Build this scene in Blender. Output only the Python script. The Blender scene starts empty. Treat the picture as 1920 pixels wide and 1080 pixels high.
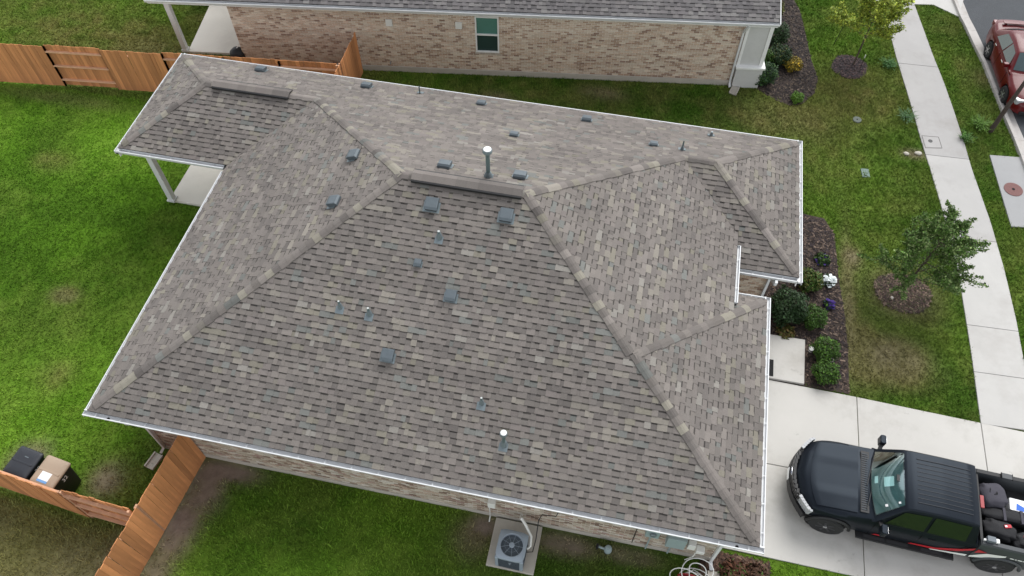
import bpy, math, random
import numpy as np
from mathutils import Vector, Matrix
random.seed(7)
rng = np.random.default_rng(11)
scn = bpy.context.scene
COL = scn.collection
R_ = math.radians

# ---------------------------------------------------------------- camera
cam_d = bpy.data.cameras.new('camera')
cam = bpy.data.objects.new('camera', cam_d)
COL.objects.link(cam)
CAM = Vector((11.587, -5.845, 19.786))
pit, yaw, rol = 0.96266, 0.21117, -0.00508
fw = Vector((-math.sin(yaw) * math.cos(pit), math.cos(yaw) * math.cos(pit), -math.sin(pit)))
rt = Vector((math.cos(yaw), math.sin(yaw), 0))
up = rt.cross(fw)
rt2 = rt * math.cos(rol) + up * math.sin(rol)
up2 = up * math.cos(rol) - rt * math.sin(rol)
cam.matrix_world = Matrix.Translation(CAM) @ Matrix((rt2, up2, -fw)).transposed().to_4x4()
cam_d.sensor_width = 36
cam_d.lens = 1475.26 / 1920 * 36
cam_d.clip_end = 2000
scn.camera = cam

# ---------------------------------------------------------------- sky, sun, exposure
SUN_AZ, SUN_EL = R_(72), R_(50)      # azimuth from +x towards +y
w = bpy.data.worlds.new('World')
scn.world = w
w.use_nodes = True
nt = w.node_tree
bg = nt.nodes['Background']
sky = nt.nodes.new('ShaderNodeTexSky')
sky.sky_type = 'NISHITA'
sky.sun_disc = False
sky.sun_elevation = SUN_EL
sky.sun_rotation = math.pi / 2 - SUN_AZ
sky.air_density = 1.0
sky.dust_density = 0.3
hs = nt.nodes.new('ShaderNodeHueSaturation')     # cloud cover takes the blue out of the sky
hs.inputs['Saturation'].default_value = 0.16
nt.links.new(sky.outputs[0], hs.inputs['Color'])
nt.links.new(hs.outputs[0], bg.inputs['Color'])
bg.inputs['Strength'].default_value = 0.15
sd = bpy.data.lights.new('sun', 'SUN')
sd.energy = 1.5
sd.angle = R_(40)
sd.color = (1.0, 0.98, 0.95)
so = bpy.data.objects.new('sun', sd)
COL.objects.link(so)
sdir = Vector((math.cos(SUN_AZ) * math.cos(SUN_EL), math.sin(SUN_AZ) * math.cos(SUN_EL), math.sin(SUN_EL)))
so.rotation_euler = sdir.to_track_quat('Z', 'Y').to_euler()
so.location = (10, 10, 30)
scn.view_settings.view_transform = 'Standard'
scn.view_settings.look = 'None'
scn.view_settings.gamma = 1
scn.view_settings.exposure = 1.08
scn.view_settings.use_curve_mapping = False
scn.render.engine = 'CYCLES'
scn.cycles.max_bounces = 6
scn.cycles.use_denoising = True

# ---------------------------------------------------------------- helpers
def lin(r, g, b, k=1.0):
    f = lambda c: (c / 255 / 12.92 if c / 255 <= .04045 else ((c / 255 + .055) / 1.055) ** 2.4) * k
    return (f(r), f(g), f(b))

MATS = {}
def mat(name, col, rough=.8, var=.12, scale=6, bump=0, bscale=80, metal=0, attr=None, coat=0, spec=.4, rand=0.0, wave=None, stain=None, objco=True):
    if name in MATS: return MATS[name]
    m_ = bpy.data.materials.new(name); m_.use_nodes = True
    n = m_.node_tree.nodes; L = m_.node_tree.links
    bs = n['Principled BSDF']
    bs.inputs['Roughness'].default_value = rough
    bs.inputs['Metallic'].default_value = metal
    bs.inputs['Specular IOR Level'].default_value = spec
    bs.inputs['Coat Weight'].default_value = coat
    bs.inputs['Coat Roughness'].default_value = .06
    tc = n.new('ShaderNodeTexCoord')
    co = tc.outputs['Object']
    if not objco:
        g = n.new('ShaderNodeNewGeometry'); co = g.outputs['Position']
    if attr:
        a = n.new('ShaderNodeAttribute'); a.attribute_name = attr
        cur = a.outputs['Color']
    else:
        c = n.new('ShaderNodeRGB'); c.outputs[0].default_value = (*col, 1); cur = c.outputs[0]
    def mul(cur, fac_out, lo, hi):
        mr = n.new('ShaderNodeMapRange'); mr.inputs[3].default_value = lo; mr.inputs[4].default_value = hi
        L.new(fac_out, mr.inputs[0])
        v = n.new('ShaderNodeVectorMath'); v.operation = 'SCALE'
        L.new(cur, v.inputs[0]); L.new(mr.outputs[0], v.inputs['Scale'])
        return v.outputs[0]
    if var:
        no = n.new('ShaderNodeTexNoise'); no.inputs['Scale'].default_value = scale; no.inputs['Detail'].default_value = 6
        no.inputs['Roughness'].default_value = .65
        L.new(co, no.inputs['Vector'])
        cur = mul(cur, no.outputs[0], 1 - var * 1.8, 1 + var * 1.8)
    for stain in (stain if isinstance(stain, list) else [stain] if stain else []):
        no = n.new('ShaderNodeTexNoise'); no.inputs['Scale'].default_value = stain[0]; no.inputs['Detail'].default_value = 8
        no.inputs['Roughness'].default_value = .7
        L.new(co, no.inputs['Vector'])
        cr = n.new('ShaderNodeMapRange'); cr.inputs[1].default_value = stain[1]; cr.inputs[2].default_value = stain[2]
        L.new(no.outputs[0], cr.inputs[0])
        mx = n.new('ShaderNodeMix'); mx.data_type = 'RGBA'
        mx.inputs[7].default_value = (*stain[3], 1)
        L.new(cr.outputs[0], mx.inputs[0]); L.new(cur, mx.inputs[6])
        cur = mx.outputs[2]
    if wave:
        mp = n.new('ShaderNodeMapping'); mp.inputs['Scale'].default_value = wave
        L.new(co, mp.inputs[0])
        no = n.new('ShaderNodeTexNoise'); no.inputs['Scale'].default_value = 1; no.inputs['Detail'].default_value = 5
        L.new(mp.outputs[0], no.inputs['Vector'])
        cur = mul(cur, no.outputs[0], .6, 1.4)
    if rand:
        oi = n.new('ShaderNodeObjectInfo')
        cur = mul(cur, oi.outputs['Random'], 1 - rand, 1 + rand)
    L.new(cur, bs.inputs['Base Color'])
    if bump:
        no = n.new('ShaderNodeTexNoise'); no.inputs['Scale'].default_value = bscale; no.inputs['Detail'].default_value = 4
        L.new(co, no.inputs['Vector'])
        bp = n.new('ShaderNodeBump'); bp.inputs['Strength'].default_value = bump; bp.inputs['Distance'].default_value = .02
        L.new(no.outputs[0], bp.inputs['Height']); L.new(bp.outputs[0], bs.inputs['Normal'])
    MATS[name] = m_
    return m_

def tint_spec(m_, c):
    m_.node_tree.nodes['Principled BSDF'].inputs['Specular Tint'].default_value = (*c, 1)
    return m_

def glass(name, tint, refl=.12):
    if name in MATS: return MATS[name]
    m_ = bpy.data.materials.new(name); m_.use_nodes = True
    n = m_.node_tree.nodes; L = m_.node_tree.links
    n.remove(n['Principled BSDF'])
    tr = n.new('ShaderNodeBsdfTransparent'); tr.inputs[0].default_value = (*tint, 1)
    gl = n.new('ShaderNodeBsdfGlossy'); gl.inputs['Roughness'].default_value = .04
    gl.inputs['Color'].default_value = (.82, .95, .95, 1)
    fr = n.new('ShaderNodeFresnel'); fr.inputs[0].default_value = 1.55
    ad = n.new('ShaderNodeMath'); ad.operation = 'ADD'; ad.inputs[1].default_value = refl
    mx = n.new('ShaderNodeMixShader')
    L.new(fr.outputs[0], ad.inputs[0]); L.new(ad.outputs[0], mx.inputs[0])
    L.new(tr.outputs[0], mx.inputs[1]); L.new(gl.outputs[0], mx.inputs[2])
    L.new(mx.outputs[0], n['Material Output'].inputs[0])
    MATS[name] = m_
    return m_

def link(o, parent=None):
    COL.objects.link(o)
    if parent is not None: o.parent = parent
    return o

def tag(o, label=None, cat=None, group=None, kind=None):
    if label: o['label'] = label
    if cat: o['category'] = cat
    if group: o['group'] = group
    if kind: o['kind'] = kind
    return o

def thing(name, label, cat, loc=(0, 0, 0), rz=0, group=None):
    o = bpy.data.objects.new(name, None); o.location = loc; o.rotation_euler = (0, 0, rz); o.empty_display_size = .2
    link(o)
    return tag(o, label, cat, group)

class MB:
    def __init__(s): s.v = []; s.f = []; s.c = []
    def add(s, vs, fs, c=None):
        b = len(s.v); s.v += [tuple(x) for x in vs]; s.f += [tuple(b + i for i in f) for f in fs]
        s.c += [c] * len(fs); return s
    def box(s, lo, hi, c=None, M=None):
        x0, y0, z0 = lo; x1, y1, z1 = hi
        vs = [(x0, y0, z0), (x1, y0, z0), (x1, y1, z0), (x0, y1, z0), (x0, y0, z1), (x1, y0, z1), (x1, y1, z1), (x0, y1, z1)]
        if M is not None: vs = [M @ Vector(q) for q in vs]
        return s.add(vs, [(3, 2, 1, 0), (4, 5, 6, 7), (0, 1, 5, 4), (1, 2, 6, 5), (2, 3, 7, 6), (3, 0, 4, 7)], c)
    def bar(s, a, b, w, h, c=None, upv=(0, 0, 1)):
        a = Vector(a); b = Vector(b); d = (b - a); l = d.length; d.normalize()
        u = Vector(upv); sd_ = d.cross(u)
        if sd_.length < 1e-4: sd_ = d.cross(Vector((1, 0, 0)))
        sd_.normalize(); u = sd_.cross(d)
        M = Matrix.Translation(a) @ Matrix((d, sd_, u)).transposed().to_4x4()
        return s.box((0, -w / 2, -h / 2), (l, w / 2, h / 2), c, M)
    def prism(s, poly, z0, z1, c=None):
        n = len(poly)
        vs = [(x, y, z0) for x, y in poly] + [(x, y, z1) for x, y in poly]
        fs = [tuple(range(n - 1, -1, -1)), tuple(range(n, 2 * n))] + [(i, (i + 1) % n, n + (i + 1) % n, n + i) for i in range(n)]
        return s.add(vs, fs, c)
    def extr(s, prof, axis_o, du, dv, path, c=None, closed=True):
        # prof (a,b) points in du,dv ; path = start,end
        n = len(prof); vs = []
        du = Vector(du); dv = Vector(dv)
        for p in path:
            p = Vector(p)
            vs += [p + du * a + dv * b for a, b in prof]
        fs = []
        for k in range(len(path) - 1):
            for i in range(n if closed else n - 1):
                j = (i + 1) % n
                fs.append((k * n + i, k * n + j, (k + 1) * n + j, (k + 1) * n + i))
        if closed:
            fs.append(tuple(range(n - 1, -1, -1))); fs.append(tuple((len(path) - 1) * n + i for i in range(n)))
        return s.add(vs, fs, c)
    def tube(s, pts, r, n=8, c=None, cap=True):
        pts = [Vector(p) for p in pts]; vs = []; N = len(pts)
        rr = r if isinstance(r, (list, tuple)) else [r] * N
        for i, p in enumerate(pts):
            d = (pts[min(i + 1, N - 1)] - pts[max(i - 1, 0)]).normalized()
            a = d.cross(Vector((0, 0, 1)))
            if a.length < .1: a = d.cross(Vector((1, 0, 0)))
            a.normalize(); b = d.cross(a)
            for k in range(n):
                t = 2 * math.pi * k / n
                vs.append(p + (a * math.cos(t) + b * math.sin(t)) * rr[i])
        fs = [(i * n + k, i * n + (k + 1) % n, (i + 1) * n + (k + 1) % n, (i + 1) * n + k) for i in range(N - 1) for k in range(n)]
        if cap: fs += [tuple(range(n - 1, -1, -1)), tuple((N - 1) * n + k for k in range(n))]
        return s.add(vs, fs, c)
    def lathe(s, prof, n=20, o=(0, 0, 0), ax=2, c=None):
        vs = []
        for r, h in prof:
            for k in range(n):
                t = 2 * math.pi * k / n
                q = [r * math.cos(t), r * math.sin(t)]
                if ax == 2: vs.append((o[0] + q[0], o[1] + q[1], o[2] + h))
                elif ax == 1: vs.append((o[0] + q[0], o[1] + h, o[2] + q[1]))
                else: vs.append((o[0] + h, o[1] + q[0], o[2] + q[1]))
        m_ = len(prof)
        fs = [(i * n + k, i * n + (k + 1) % n, (i + 1) * n + (k + 1) % n, (i + 1) * n + k) for i in range(m_ - 1) for k in range(n)]
        fs += [tuple(range(n - 1, -1, -1)), tuple((m_ - 1) * n + k for k in range(n))]
        return s.add(vs, fs, c)
    def rbox(s, lo, hi, r, c=None, seg=4):
        # box with rounded vertical corners
        x0, y0, z0 = lo; x1, y1, z1 = hi; poly = []
        for cx, cy, a0 in ((x1 - r, y1 - r, 0), (x0 + r, y1 - r, 90), (x0 + r, y0 + r, 180), (x1 - r, y0 + r, 270)):
            for k in range(seg + 1):
                t = R_(a0 + 90 * k / seg); poly.append((cx + r * math.cos(t), cy + r * math.sin(t)))
        return s.prism(poly, z0, z1, c)
    def mesh(s, name, smooth=False):
        me = bpy.data.meshes.new(name)
        me.from_pydata(s.v, [], s.f)
        if any(c is not None for c in s.c):
            at = me.attributes.new('col', 'FLOAT_COLOR', 'FACE')
            at.data.foreach_set('color', np.array([(*(c or (.5, .5, .5)), 1.0) for c in s.c], dtype=np.float32).ravel())
        if smooth: me.polygons.foreach_set('use_smooth', [True] * len(me.polygons))
        me.update()
        return me
    def build(s, name, m_, parent=None, smooth=False, kind=None, bevel=0):
        o = bpy.data.objects.new(name, s.mesh(name, smooth))
        if not isinstance(m_, (list, tuple)): m_ = [m_]
        for q in m_: o.data.materials.append(q)
        link(o, parent)
        if smooth:
            fix_normals(o)
        if bevel:
            b = o.modifiers.new('bevel', 'BEVEL'); b.width = bevel; b.segments = 2; b.limit_method = 'ANGLE'
        if kind: o['kind'] = kind
        return o

def fix_normals(o):
    import bmesh
    bm = bmesh.new(); bm.from_mesh(o.data); bmesh.ops.recalc_face_normals(bm, faces=bm.faces); bm.to_mesh(o.data); bm.free()
    if hasattr(o.data, 'set_sharp_from_angle'): o.data.set_sharp_from_angle(angle=R_(38))

def inst(me, name, parent, loc=(0, 0, 0), rot=None, scale=None):
    o = bpy.data.objects.new(name, me); o.location = loc
    if rot is not None: o.rotation_euler = rot
    if scale is not None: o.scale = scale
    return link(o, parent)

# value noise in numpy, for where the turf is thick, dry or worn
_tab = rng.random((256, 256))
def vnoise(x, y, s, off=0):
    x = np.asarray(x) * s + off * 17.3 + 500; y = np.asarray(y) * s + off * 9.1 + 500
    xi = np.floor(x).astype(int); yi = np.floor(y).astype(int); fx = x - xi; fy = y - yi
    fx = fx * fx * (3 - 2 * fx); fy = fy * fy * (3 - 2 * fy)
    g = lambda a, b: _tab[a & 255, b & 255]
    return (g(xi, yi) * (1 - fx) + g(xi + 1, yi) * fx) * (1 - fy) + (g(xi, yi + 1) * (1 - fx) + g(xi + 1, yi + 1) * fx) * fy
def fbm(x, y, s, off=0, o=4):
    t = 0; a = .5
    for k in range(o): t = t + a * vnoise(x, y, s * 2 ** k, off + k); a *= .5
    return t / (1 - .5 ** o)
def inpoly(x, y, poly):
    r = np.zeros(len(x), bool); n = len(poly)
    for i in range(n):
        x0, y0 = poly[i]; x1, y1 = poly[(i + 1) % n]
        if y0 == y1: continue
        c = ((y0 > y) != (y1 > y)) & (x < (x1 - x0) * (y - y0) / (y1 - y0) + x0)
        r ^= c
    return r

# ---------------------------------------------------------------- materials
M_white = mat('white_paint', (.72, .72, .71), .45, .05, 3)
M_gutter = mat('gutter_paint', (.60, .61, .62), .4, .07, 2)
M_trim = mat('trim_paint', (.55, .56, .55), .6, .06, 3)
M_fibre = mat('fibre_cement', (.50, .50, .49), .8, .05, 5, .1, 40)
M_conc = mat('concrete', (.475, .46, .43), .9, .05, .9, .15, 120, stain=[(.55, .48, .80, (.33, .31, .28)), (2.6, .64, .74, (.30, .285, .265)), (14, .70, .76, (.26, .24, .22))], objco=False)
M_walk = mat('pavement_concrete', (.43, .42, .40), .9, .06, 1.1, .15, 120, stain=(.5, .52, .85, (.33, .31, .29)), objco=False)
M_walk2 = mat('weathered_shaded_pavement', (.335, .325, .315), .9, .07, .8, .15, 120, stain=(.6, .5, .8, (.26, .245, .23)), objco=False)  # darker colour holds both weathering and the shade on the far pavement
M_walk3 = mat('worn_shaded_pavement', (.39, .38, .365), .9, .07, .8, .15, 120, stain=(.6, .5, .8, (.30, .285, .27)), objco=False)  # milder step of the same weathering and painted-in shade
M_patio = mat('patio_concrete', (.60, .575, .52), .9, .05, 1.2, .1, 90, stain=(.8, .5, .85, (.48, .45, .41)), objco=False)
M_kerb = mat('kerb_concrete', (.40, .38, .36), .9, .08, 2, .15, 90, stain=(1.2, .5, .8, (.28, .25, .22)), objco=False)
M_found = mat('foundation_concrete', (.42, .39, .34), .9, .12, 3, .2, 60, objco=False)
M_asph = mat('asphalt', (.055, .060, .066), .9, .14, 1.2, .4, 200, objco=False)
M_mortar = mat('mortar', (.70, .65, .58), .95, .1, 8, .2, 80)
M_brick = mat('brick', (.3, .2, .15), .9, .14, 22, .2, 60, attr='col', objco=False)
M_shing = mat('asphalt_shingle', (.14, .135, .13), .92, .16, 55, .35, 260, attr='col', objco=False, spec=.25)
M_deck = mat('roof_underlay', (.05, .05, .05), .95, .05)
M_ventm = mat('vent_metal', lin(86, 94, 99), .5, .1, 9, metal=.25)
M_flash = mat('flashing_metal', lin(112, 122, 126), .45, .12, 12, metal=.3)
M_pipe = mat('painted_pipe', lin(84, 98, 98), .6, .12, 12)
M_black = mat('black_plastic', (.012, .012, .013), .55, .1, 8)
M_dark = mat('dark_opening', (.006, .006, .006), .9, 0)
M_cedar = mat('stained_cedar', (.47, .20, .078), .8, .16, 3, .25, 30, rand=.24, wave=(9, 9, 1.1))
M_rail = mat('cedar_rail', (.54, .31, .19), .8, .14, 5, .2, 30, rand=.12)
M_acm = mat('condenser_paint', lin(138, 148, 158), .5, .06, 5)
M_acgr = mat('condenser_louvre', lin(72, 80, 88), .6, .1, 30)
M_grey = mat('utility_grey', lin(140, 155, 156), .55, .07, 5)
M_pvc = mat('white_plastic', (.66, .66, .63), .5, .04, 5)
M_mulch = mat('mulch', (.045, .033, .027), .95, .3, 14, .8, 45, attr=None, objco=False, stain=(9, .55, .75, (.10, .075, .06)))
M_chip = mat('mulch_chip', (.1, .07, .05), .95, .1, 10, attr='col')
M_leaf = mat('leaf', (.05, .09, .02), .65, .12, 6, attr='col', spec=.3)
M_bark = mat('bark', (.075, .055, .042), .9, .25, 9, .5, 40)
M_ltree = mat('pole_bark', (.055, .04, .034), .85, .25, 12, .4, 50)

# ---------------------------------------------------------------- ground and turf
P, W, YP, G, YG, RX, YE, SL, XM = 3.4637, 12.6037, 8.0447, 15.7344, 6.6521, 16.5350, 7.3114, .46865, 15.6412
EZ = 2.97
A_ = (W - YP) / 2; B_ = (W - YE) / 2
NB0 = Vector((-6.0, 14.98, 0)); NBR = R_(8.05)
NBM = Matrix.Translation(NB0) @ Matrix.Rotation(NBR, 4, 'Z')
def nb(x, y): q = NBM @ Vector((x, y, 0)); return (q.x, q.y)

walk_l = [(20.1, 30.5), (20.35, 26.5), (20.62, 24.2), (20.77, 22.72), (20.92, 21.21), (21.14, 19.55), (21.32, 18.1), (21.48, 16.7), (21.68, 15.25), (21.81, 14.2), (21.95, 13.0), (22.12, 10.83), (22.16, 8.1), (22.15, 5.8), (22.15, .9), (22.1, -8)]
walk_r = [(21.5, 30.5), (21.65, 26.5), (21.88, 24.6), (22.14, 22.77), (22.30, 21.6), (22.55, 20.1), (22.75, 18.6), (22.94, 16.9), (23.05, 15.6), (23.2, 14.5), (23.36, 13.3), (23.52, 11.4), (23.60, 9.5), (23.61, 5.8), (23.61, .9), (23.6, -8)]
kerb_l = [(22.9, 30.5), (23.25, 26.5), (23.54, 24.26), (23.71, 23.43), (23.89, 22.37), (24.09, 21.4), (24.27, 19.95), (24.47, 18.41), (24.62, 17.4), (24.72, 16.6), (24.95, 14.5), (25.1, 12.5), (25.2, 10), (25.25, 6), (25.25, .5), (25.25, -8)]
kerb_r = [(x + .42, y + .05) for x, y in kerb_l]
BED = [(16.3, 12.45), (17.44, 12.45), (18.09, 12.39), (18.41, 11.77), (18.49, 10.07), (18.65, 8.51), (18.69, 7.39), (18.68, 6.0), (15.0, 6.0), (15.0, 7.9), (15.9, 7.95), (15.9, 12.0)]
BED2 = [(16.88, 24.6), (17.31, 23.40), (17.55, 21.8), (17.72, 20.45), (17.98, 19.3), (17.85, 18.5), (17.41, 17.80), (16.95, 17.62), (16.45, 17.8), (15.67, 18.33), (15.5, 19.5), (15.1, 24.6)]
BED3 = [(14.9, .2), (15.6, -.2), (16.4, -.25), (16.6, .35), (16.62, .85), (14.95, .85)]
RING = [(20.38 + .84 * math.cos(t) * (1 + .05 * math.sin(3 * t)), 9.85 + .76 * math.sin(t) * (1 + .06 * math.cos(2 * t))) for t in np.linspace(0, 2 * math.pi, 28)[:-1]]
RING2 = [(19.15 + .66 * math.cos(t) * (1 + .06 * math.sin(4 * t)), 20.25 + .68 * math.sin(t)) for t in np.linspace(0, 2 * math.pi, 24)[:-1]]
DRIVE = [(15.0, .92), (25.3, .88), (25.3, 5.75), (22.15, 5.8), (18.87, 5.95), (16.5, 6.02), (15.0, 6.0)]
MPAD = [(23.73, 16.45), (24.75, 16.55), (25.2, 13.4), (23.98, 13.25)]
APRON = [(19.2, 24.65), (21.9, 24.75), (22.63, 24.86), (23.54, 24.26), (24.0, 26), (23.6, 30), (19, 30)]
HOUSE = [(.55, .55), (15.2, .55), (15.2, 7.0), (15.95, 7.9), (15.95, 12.05), (.55, 12.05)]
PATIO = [(-3.15, 8.72), (.7, 8.72), (.7, 12.05), (-3.15, 12.05)]
NBH = [nb(2.6, .42), nb(21.9, .42), nb(21.9, 9), nb(2.6, 9)]
NBP = [nb(.25, .95), nb(2.7, .95), nb(2.7, 4.2), nb(.25, 4.2)]
BARE = [BED, BED2, BED3, RING, RING2, DRIVE, MPAD, APRON, HOUSE, PATIO, NBH, NBP, walk_l + walk_r[::-1], kerb_l + [(60, -8), (60, 30.5)],
        [(9.76, -.66), (10.97, -.66), (10.97, .55), (9.76, .55)]]
# worn and dry turf: x, y, radius x, radius y, how dry, how bare
PATCH = [(2.15, -.2, .55, .8, .5, 1.0), (1.95, -1.3, .5, .9, .5, .9), (2.6, .35, .9, .3, .4, 1.0), (1.85, -2.5, .5, .8, .4, .5), (9.55, .3, .45, .35, .5, .8), (11.6, .25, .8, .28, .5, .8), (9.3, -.05, .5, .5, .6, .4),
         (13.2, .3, .8, .22, .4, .5), (-2.75, -.55, .55, .6, .6, .7), (-.45, -.55, .5, .5, .7, .5), (20.0, 7.45, 1.0, .75, 1.2, .35), (19.1, 7.6, .5, 1.3, .6, .15), (19.9, 6.7, 1.1, .4, .4, 0),
         (-3.0, -2.6, 1.5, 1.2, .8, .2), (0.0, -2.9, 1.6, 1.0, .9, .3), (.9, -2.6, .7, .9, .8, .5), (-1.3, -2.2, 1.2, .6, .7, .1), (-1.0, -3.6, 2.5, .8, .6, .2), (20.38, 9.85, 1.12, 1.02, .9, .3), (16.9, 16.9, 1.8, 1.1, .6, .05),
         (19.2, 18.6, 2.2, 1.6, .5, 0), (18.2, 15.3, 1.6, 2.0, .4, 0), (21.2, 16.0, .45, .25, .6, .5), (-8.0, 9.6, .9, .5, .6, 0), (-4.6, 4.6, .45, .3, .8, .2), (-9.6, 16.4, 3.2, 1.6, .55, 0), (-7.2, 15.4, 1.4, 1.2, .6, .1),
         (3.3, 14.9, 1.0, .7, .6, .2), (6.4, 15.7, .7, .5, .7, .3), (10.2, 16.9, .8, .35, .5, .3), (8, 14.8, 3, .4, .2, 0), (-9.5, 12.6, 2.6, .35, .4, .1), (18.75, 9.2, .25, 2.6, .7, .3), (18.9, 10.9, .35, .5, .7, .4), (24.0, 20.6, .4, .6, .5, .1), (23.3, 20.8, .4, 1.2, .4, 0),
         (-3.4, 2.0, .6, .5, .5, 0), (-6.5, 6.4, 1.6, 1.0, -.4, 0), (-5.2, 8.0, 1.6, 1.2, -.35, 0), (-9.2, 9.4, 1.0, .8, -.3, 0)]
def turf_colour(x, y):
    n1 = fbm(x, y, .55, 1); n2 = fbm(x, y, 2.3, 5); n3 = fbm(x, y, .18, 9)
    dry = np.clip((n1 - .5) * 1.0 + (n2 - .5) * 1.1 + .30, 0, 1)
    bare = np.zeros_like(dry)
    left = 1 / (1 + np.exp((x + .2) * 2.0)) * (y < 13.1) * (y > -1.5)       # the mown, watered back yard
    dry = dry * (1 - .55 * left) * np.where(x > 15.5, .62, 1.0) * np.where((y < 1) & (x > 2), .35, 1.0)
    for px, py, rx, ry, d, b in PATCH:
        q = np.exp(-(((x - px) / rx) ** 2 + ((y - py) / ry) ** 2) ** 1.3 * (1.0 + 1.4 * (n2 - .5)))
        dry = dry + d * q * (.55 + .9 * n2); bare = np.maximum(bare, b * q * (.45 + 1.1 * n2))
    dry = np.clip(dry, 0, 1)[..., None]; bare = np.clip(bare * 1.15, 0, 1)[..., None]
    t = np.clip((n3 - .35) * 2.2 + (n2 - .5) * .8, 0, 1)[..., None]
    g1 = np.array(lin(68, 100, 28, 1.0)); g2 = np.array(lin(98, 132, 38, 1.0)); gl = np.array(lin(102, 148, 34, 1.0))
    dr = np.array(lin(136, 126, 80, .85)); so_ = np.array(lin(146, 130, 118, .85))
    g = (g1 * (1 - t) + g2 * t) * (.70 + .62 * fbm(x, y, .30, 61))[..., None]
    l = left[..., None]
    g = g * (1 - .6 * l) + .6 * l * (gl * (.55 + .75 * t)) * (.62 + .76 * fbm(x, y, .22, 71))[..., None]
    c = g * (1 - .75 * dry) + dr * .75 * dry
    return c * (1 - bare) + so_ * bare, bare[..., 0]

gx = np.concatenate([[-400, -150, -60, -30], np.arange(-18, 28.01, .2), [40, 80, 160, 400]])
gy = np.concatenate([[-300, -100, -40, -15], np.arange(-7, 28.01, .2), [40, 80, 160, 400]])
X, Y = np.meshgrid(gx, gy)
gc, _ = turf_colour(X.ravel(), Y.ravel())
gz = (fbm(X.ravel(), Y.ravel(), 1.4, 3) - .5) * .03 - .012
me = bpy.data.meshes.new('lawn')
nx, ny = len(gx), len(gy)
idx = np.arange(nx * ny).reshape(ny, nx)
q = np.stack([idx[:-1, :-1], idx[:-1, 1:], idx[1:, 1:], idx[1:, :-1]], -1).reshape(-1, 4)
me.vertices.add(nx * ny); me.vertices.foreach_set('co', np.stack([X.ravel(), Y.ravel(), gz], -1).astype(np.float32).ravel())
me.loops.add(q.size); me.loops.foreach_set('vertex_index', q.astype(np.int32).ravel())
me.polygons.add(len(q)); me.polygons.foreach_set('loop_start', np.arange(0, q.size, 4, dtype=np.int32))
me.update(calc_edges=True); me.validate()
at = me.attributes.new('col', 'FLOAT_COLOR', 'POINT')
at.data.foreach_set('color', np.concatenate([gc * .72, np.ones((len(gc), 1))], 1).astype(np.float32).ravel())
lawn = bpy.data.objects.new('lawn', me); link(lawn)
me.materials.append(mat('turf', (0, 0, 0), .95, .28, 5, .9, 22, attr='col', objco=False, spec=.1))
tag(lawn, 'green lawn with dry and worn patches around the houses', 'lawn', kind='structure')

def grass_field(name, n, label, coarse=False):
    x = rng.uniform(-17, 25.6, n * 3); y = rng.uniform(-4.2, 25, n * 3)
    # keep what the photograph's frame could see, with a margin for a step aside
    d = np.stack([x - CAM.x, y - CAM.y, 0 * x - CAM.z], -1)
    zc = d @ np.array(fw); u = d @ np.array(rt2) / zc; v = d @ np.array(up2) / zc
    k = (np.abs(u) < .74) & (np.abs(v) < .44)
    x, y = x[k], y[k]
    ok = np.ones(len(x), bool)
    for pg in BARE: ok &= ~inpoly(x, y, pg)
    x, y = x[ok], y[ok]
    c, bare = turf_colour(x, y)
    ok = rng.random(len(x)) > bare * 1.1
    if coarse: ok &= fbm(x, y, 1.1, 40) + .5 * fbm(x, y, 5.5, 44) > .82
    x, y, c = x[ok][:n], y[ok][:n], c[ok][:n]
    N = len(x)
    clump = fbm(x, y, 3.2, 21)
    left = 1 / (1 + np.exp((x + .2) * 2.0)) * (y < 13.1) * (y > -1.5)
    h = (.022 + .05 * rng.random(N) * (.35 + 1.3 * clump)) * (1 - .35 * left)
    if coarse: h = (.05 + .09 * rng.random(N)) * (1 - .6 * left)
    vs = np.zeros((N, 3, 3, 3)); cc = np.zeros((N, 3, 3))
    for b in range(3):
        a = rng.uniform(0, 2 * np.pi, N); wd = rng.uniform(.008, .016, N); ln = rng.uniform(.3, 1.3, N) * h
        ox = x + rng.normal(0, .02, N); oy = y + rng.normal(0, .02, N)
        vs[:, b, 0] = np.stack([ox - np.sin(a) * wd, oy + np.cos(a) * wd, 0 * x - .01], -1)
        vs[:, b, 1] = np.stack([ox + np.sin(a) * wd, oy - np.cos(a) * wd, 0 * x - .01], -1)
        vs[:, b, 2] = np.stack([ox + np.cos(a) * ln, oy + np.sin(a) * ln, h], -1)
        cc[:, b] = c * (rng.uniform(.72, 1.38, N) * (.75 + .5 * clump))[:, None] * np.array([1.0, 1.0, .9]) + (rng.random((N, 1)) < .08) * np.array(lin(120, 118, 70, .3))
    me = bpy.data.meshes.new(name)
    nv = N * 9
    me.vertices.add(nv); me.vertices.foreach_set('co', vs.astype(np.float32).ravel())
    me.loops.add(nv); me.loops.foreach_set('vertex_index', np.arange(nv, dtype=np.int32))
    me.polygons.add(N * 3); me.polygons.foreach_set('loop_start', np.arange(0, nv, 3, dtype=np.int32))
    me.update(calc_edges=True)
    at = me.attributes.new('col', 'FLOAT_COLOR', 'FACE')
    at.data.foreach_set('color', np.concatenate([cc.reshape(-1, 3), np.ones((N * 3, 1))], 1).astype(np.float32).ravel())
    me.materials.append(mat('grass_blade', (0, 0, 0), .8, 0, attr='col', spec=.15))
    return tag(link(bpy.data.objects.new(name, me)), label, 'grass', kind='stuff')
grass_field('grass', 220000, 'short grass blades growing all over the lawns')
grass_field('coarse_grass', 26000, 'coarser tufts of taller grass scattered through the lawns', True)

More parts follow.
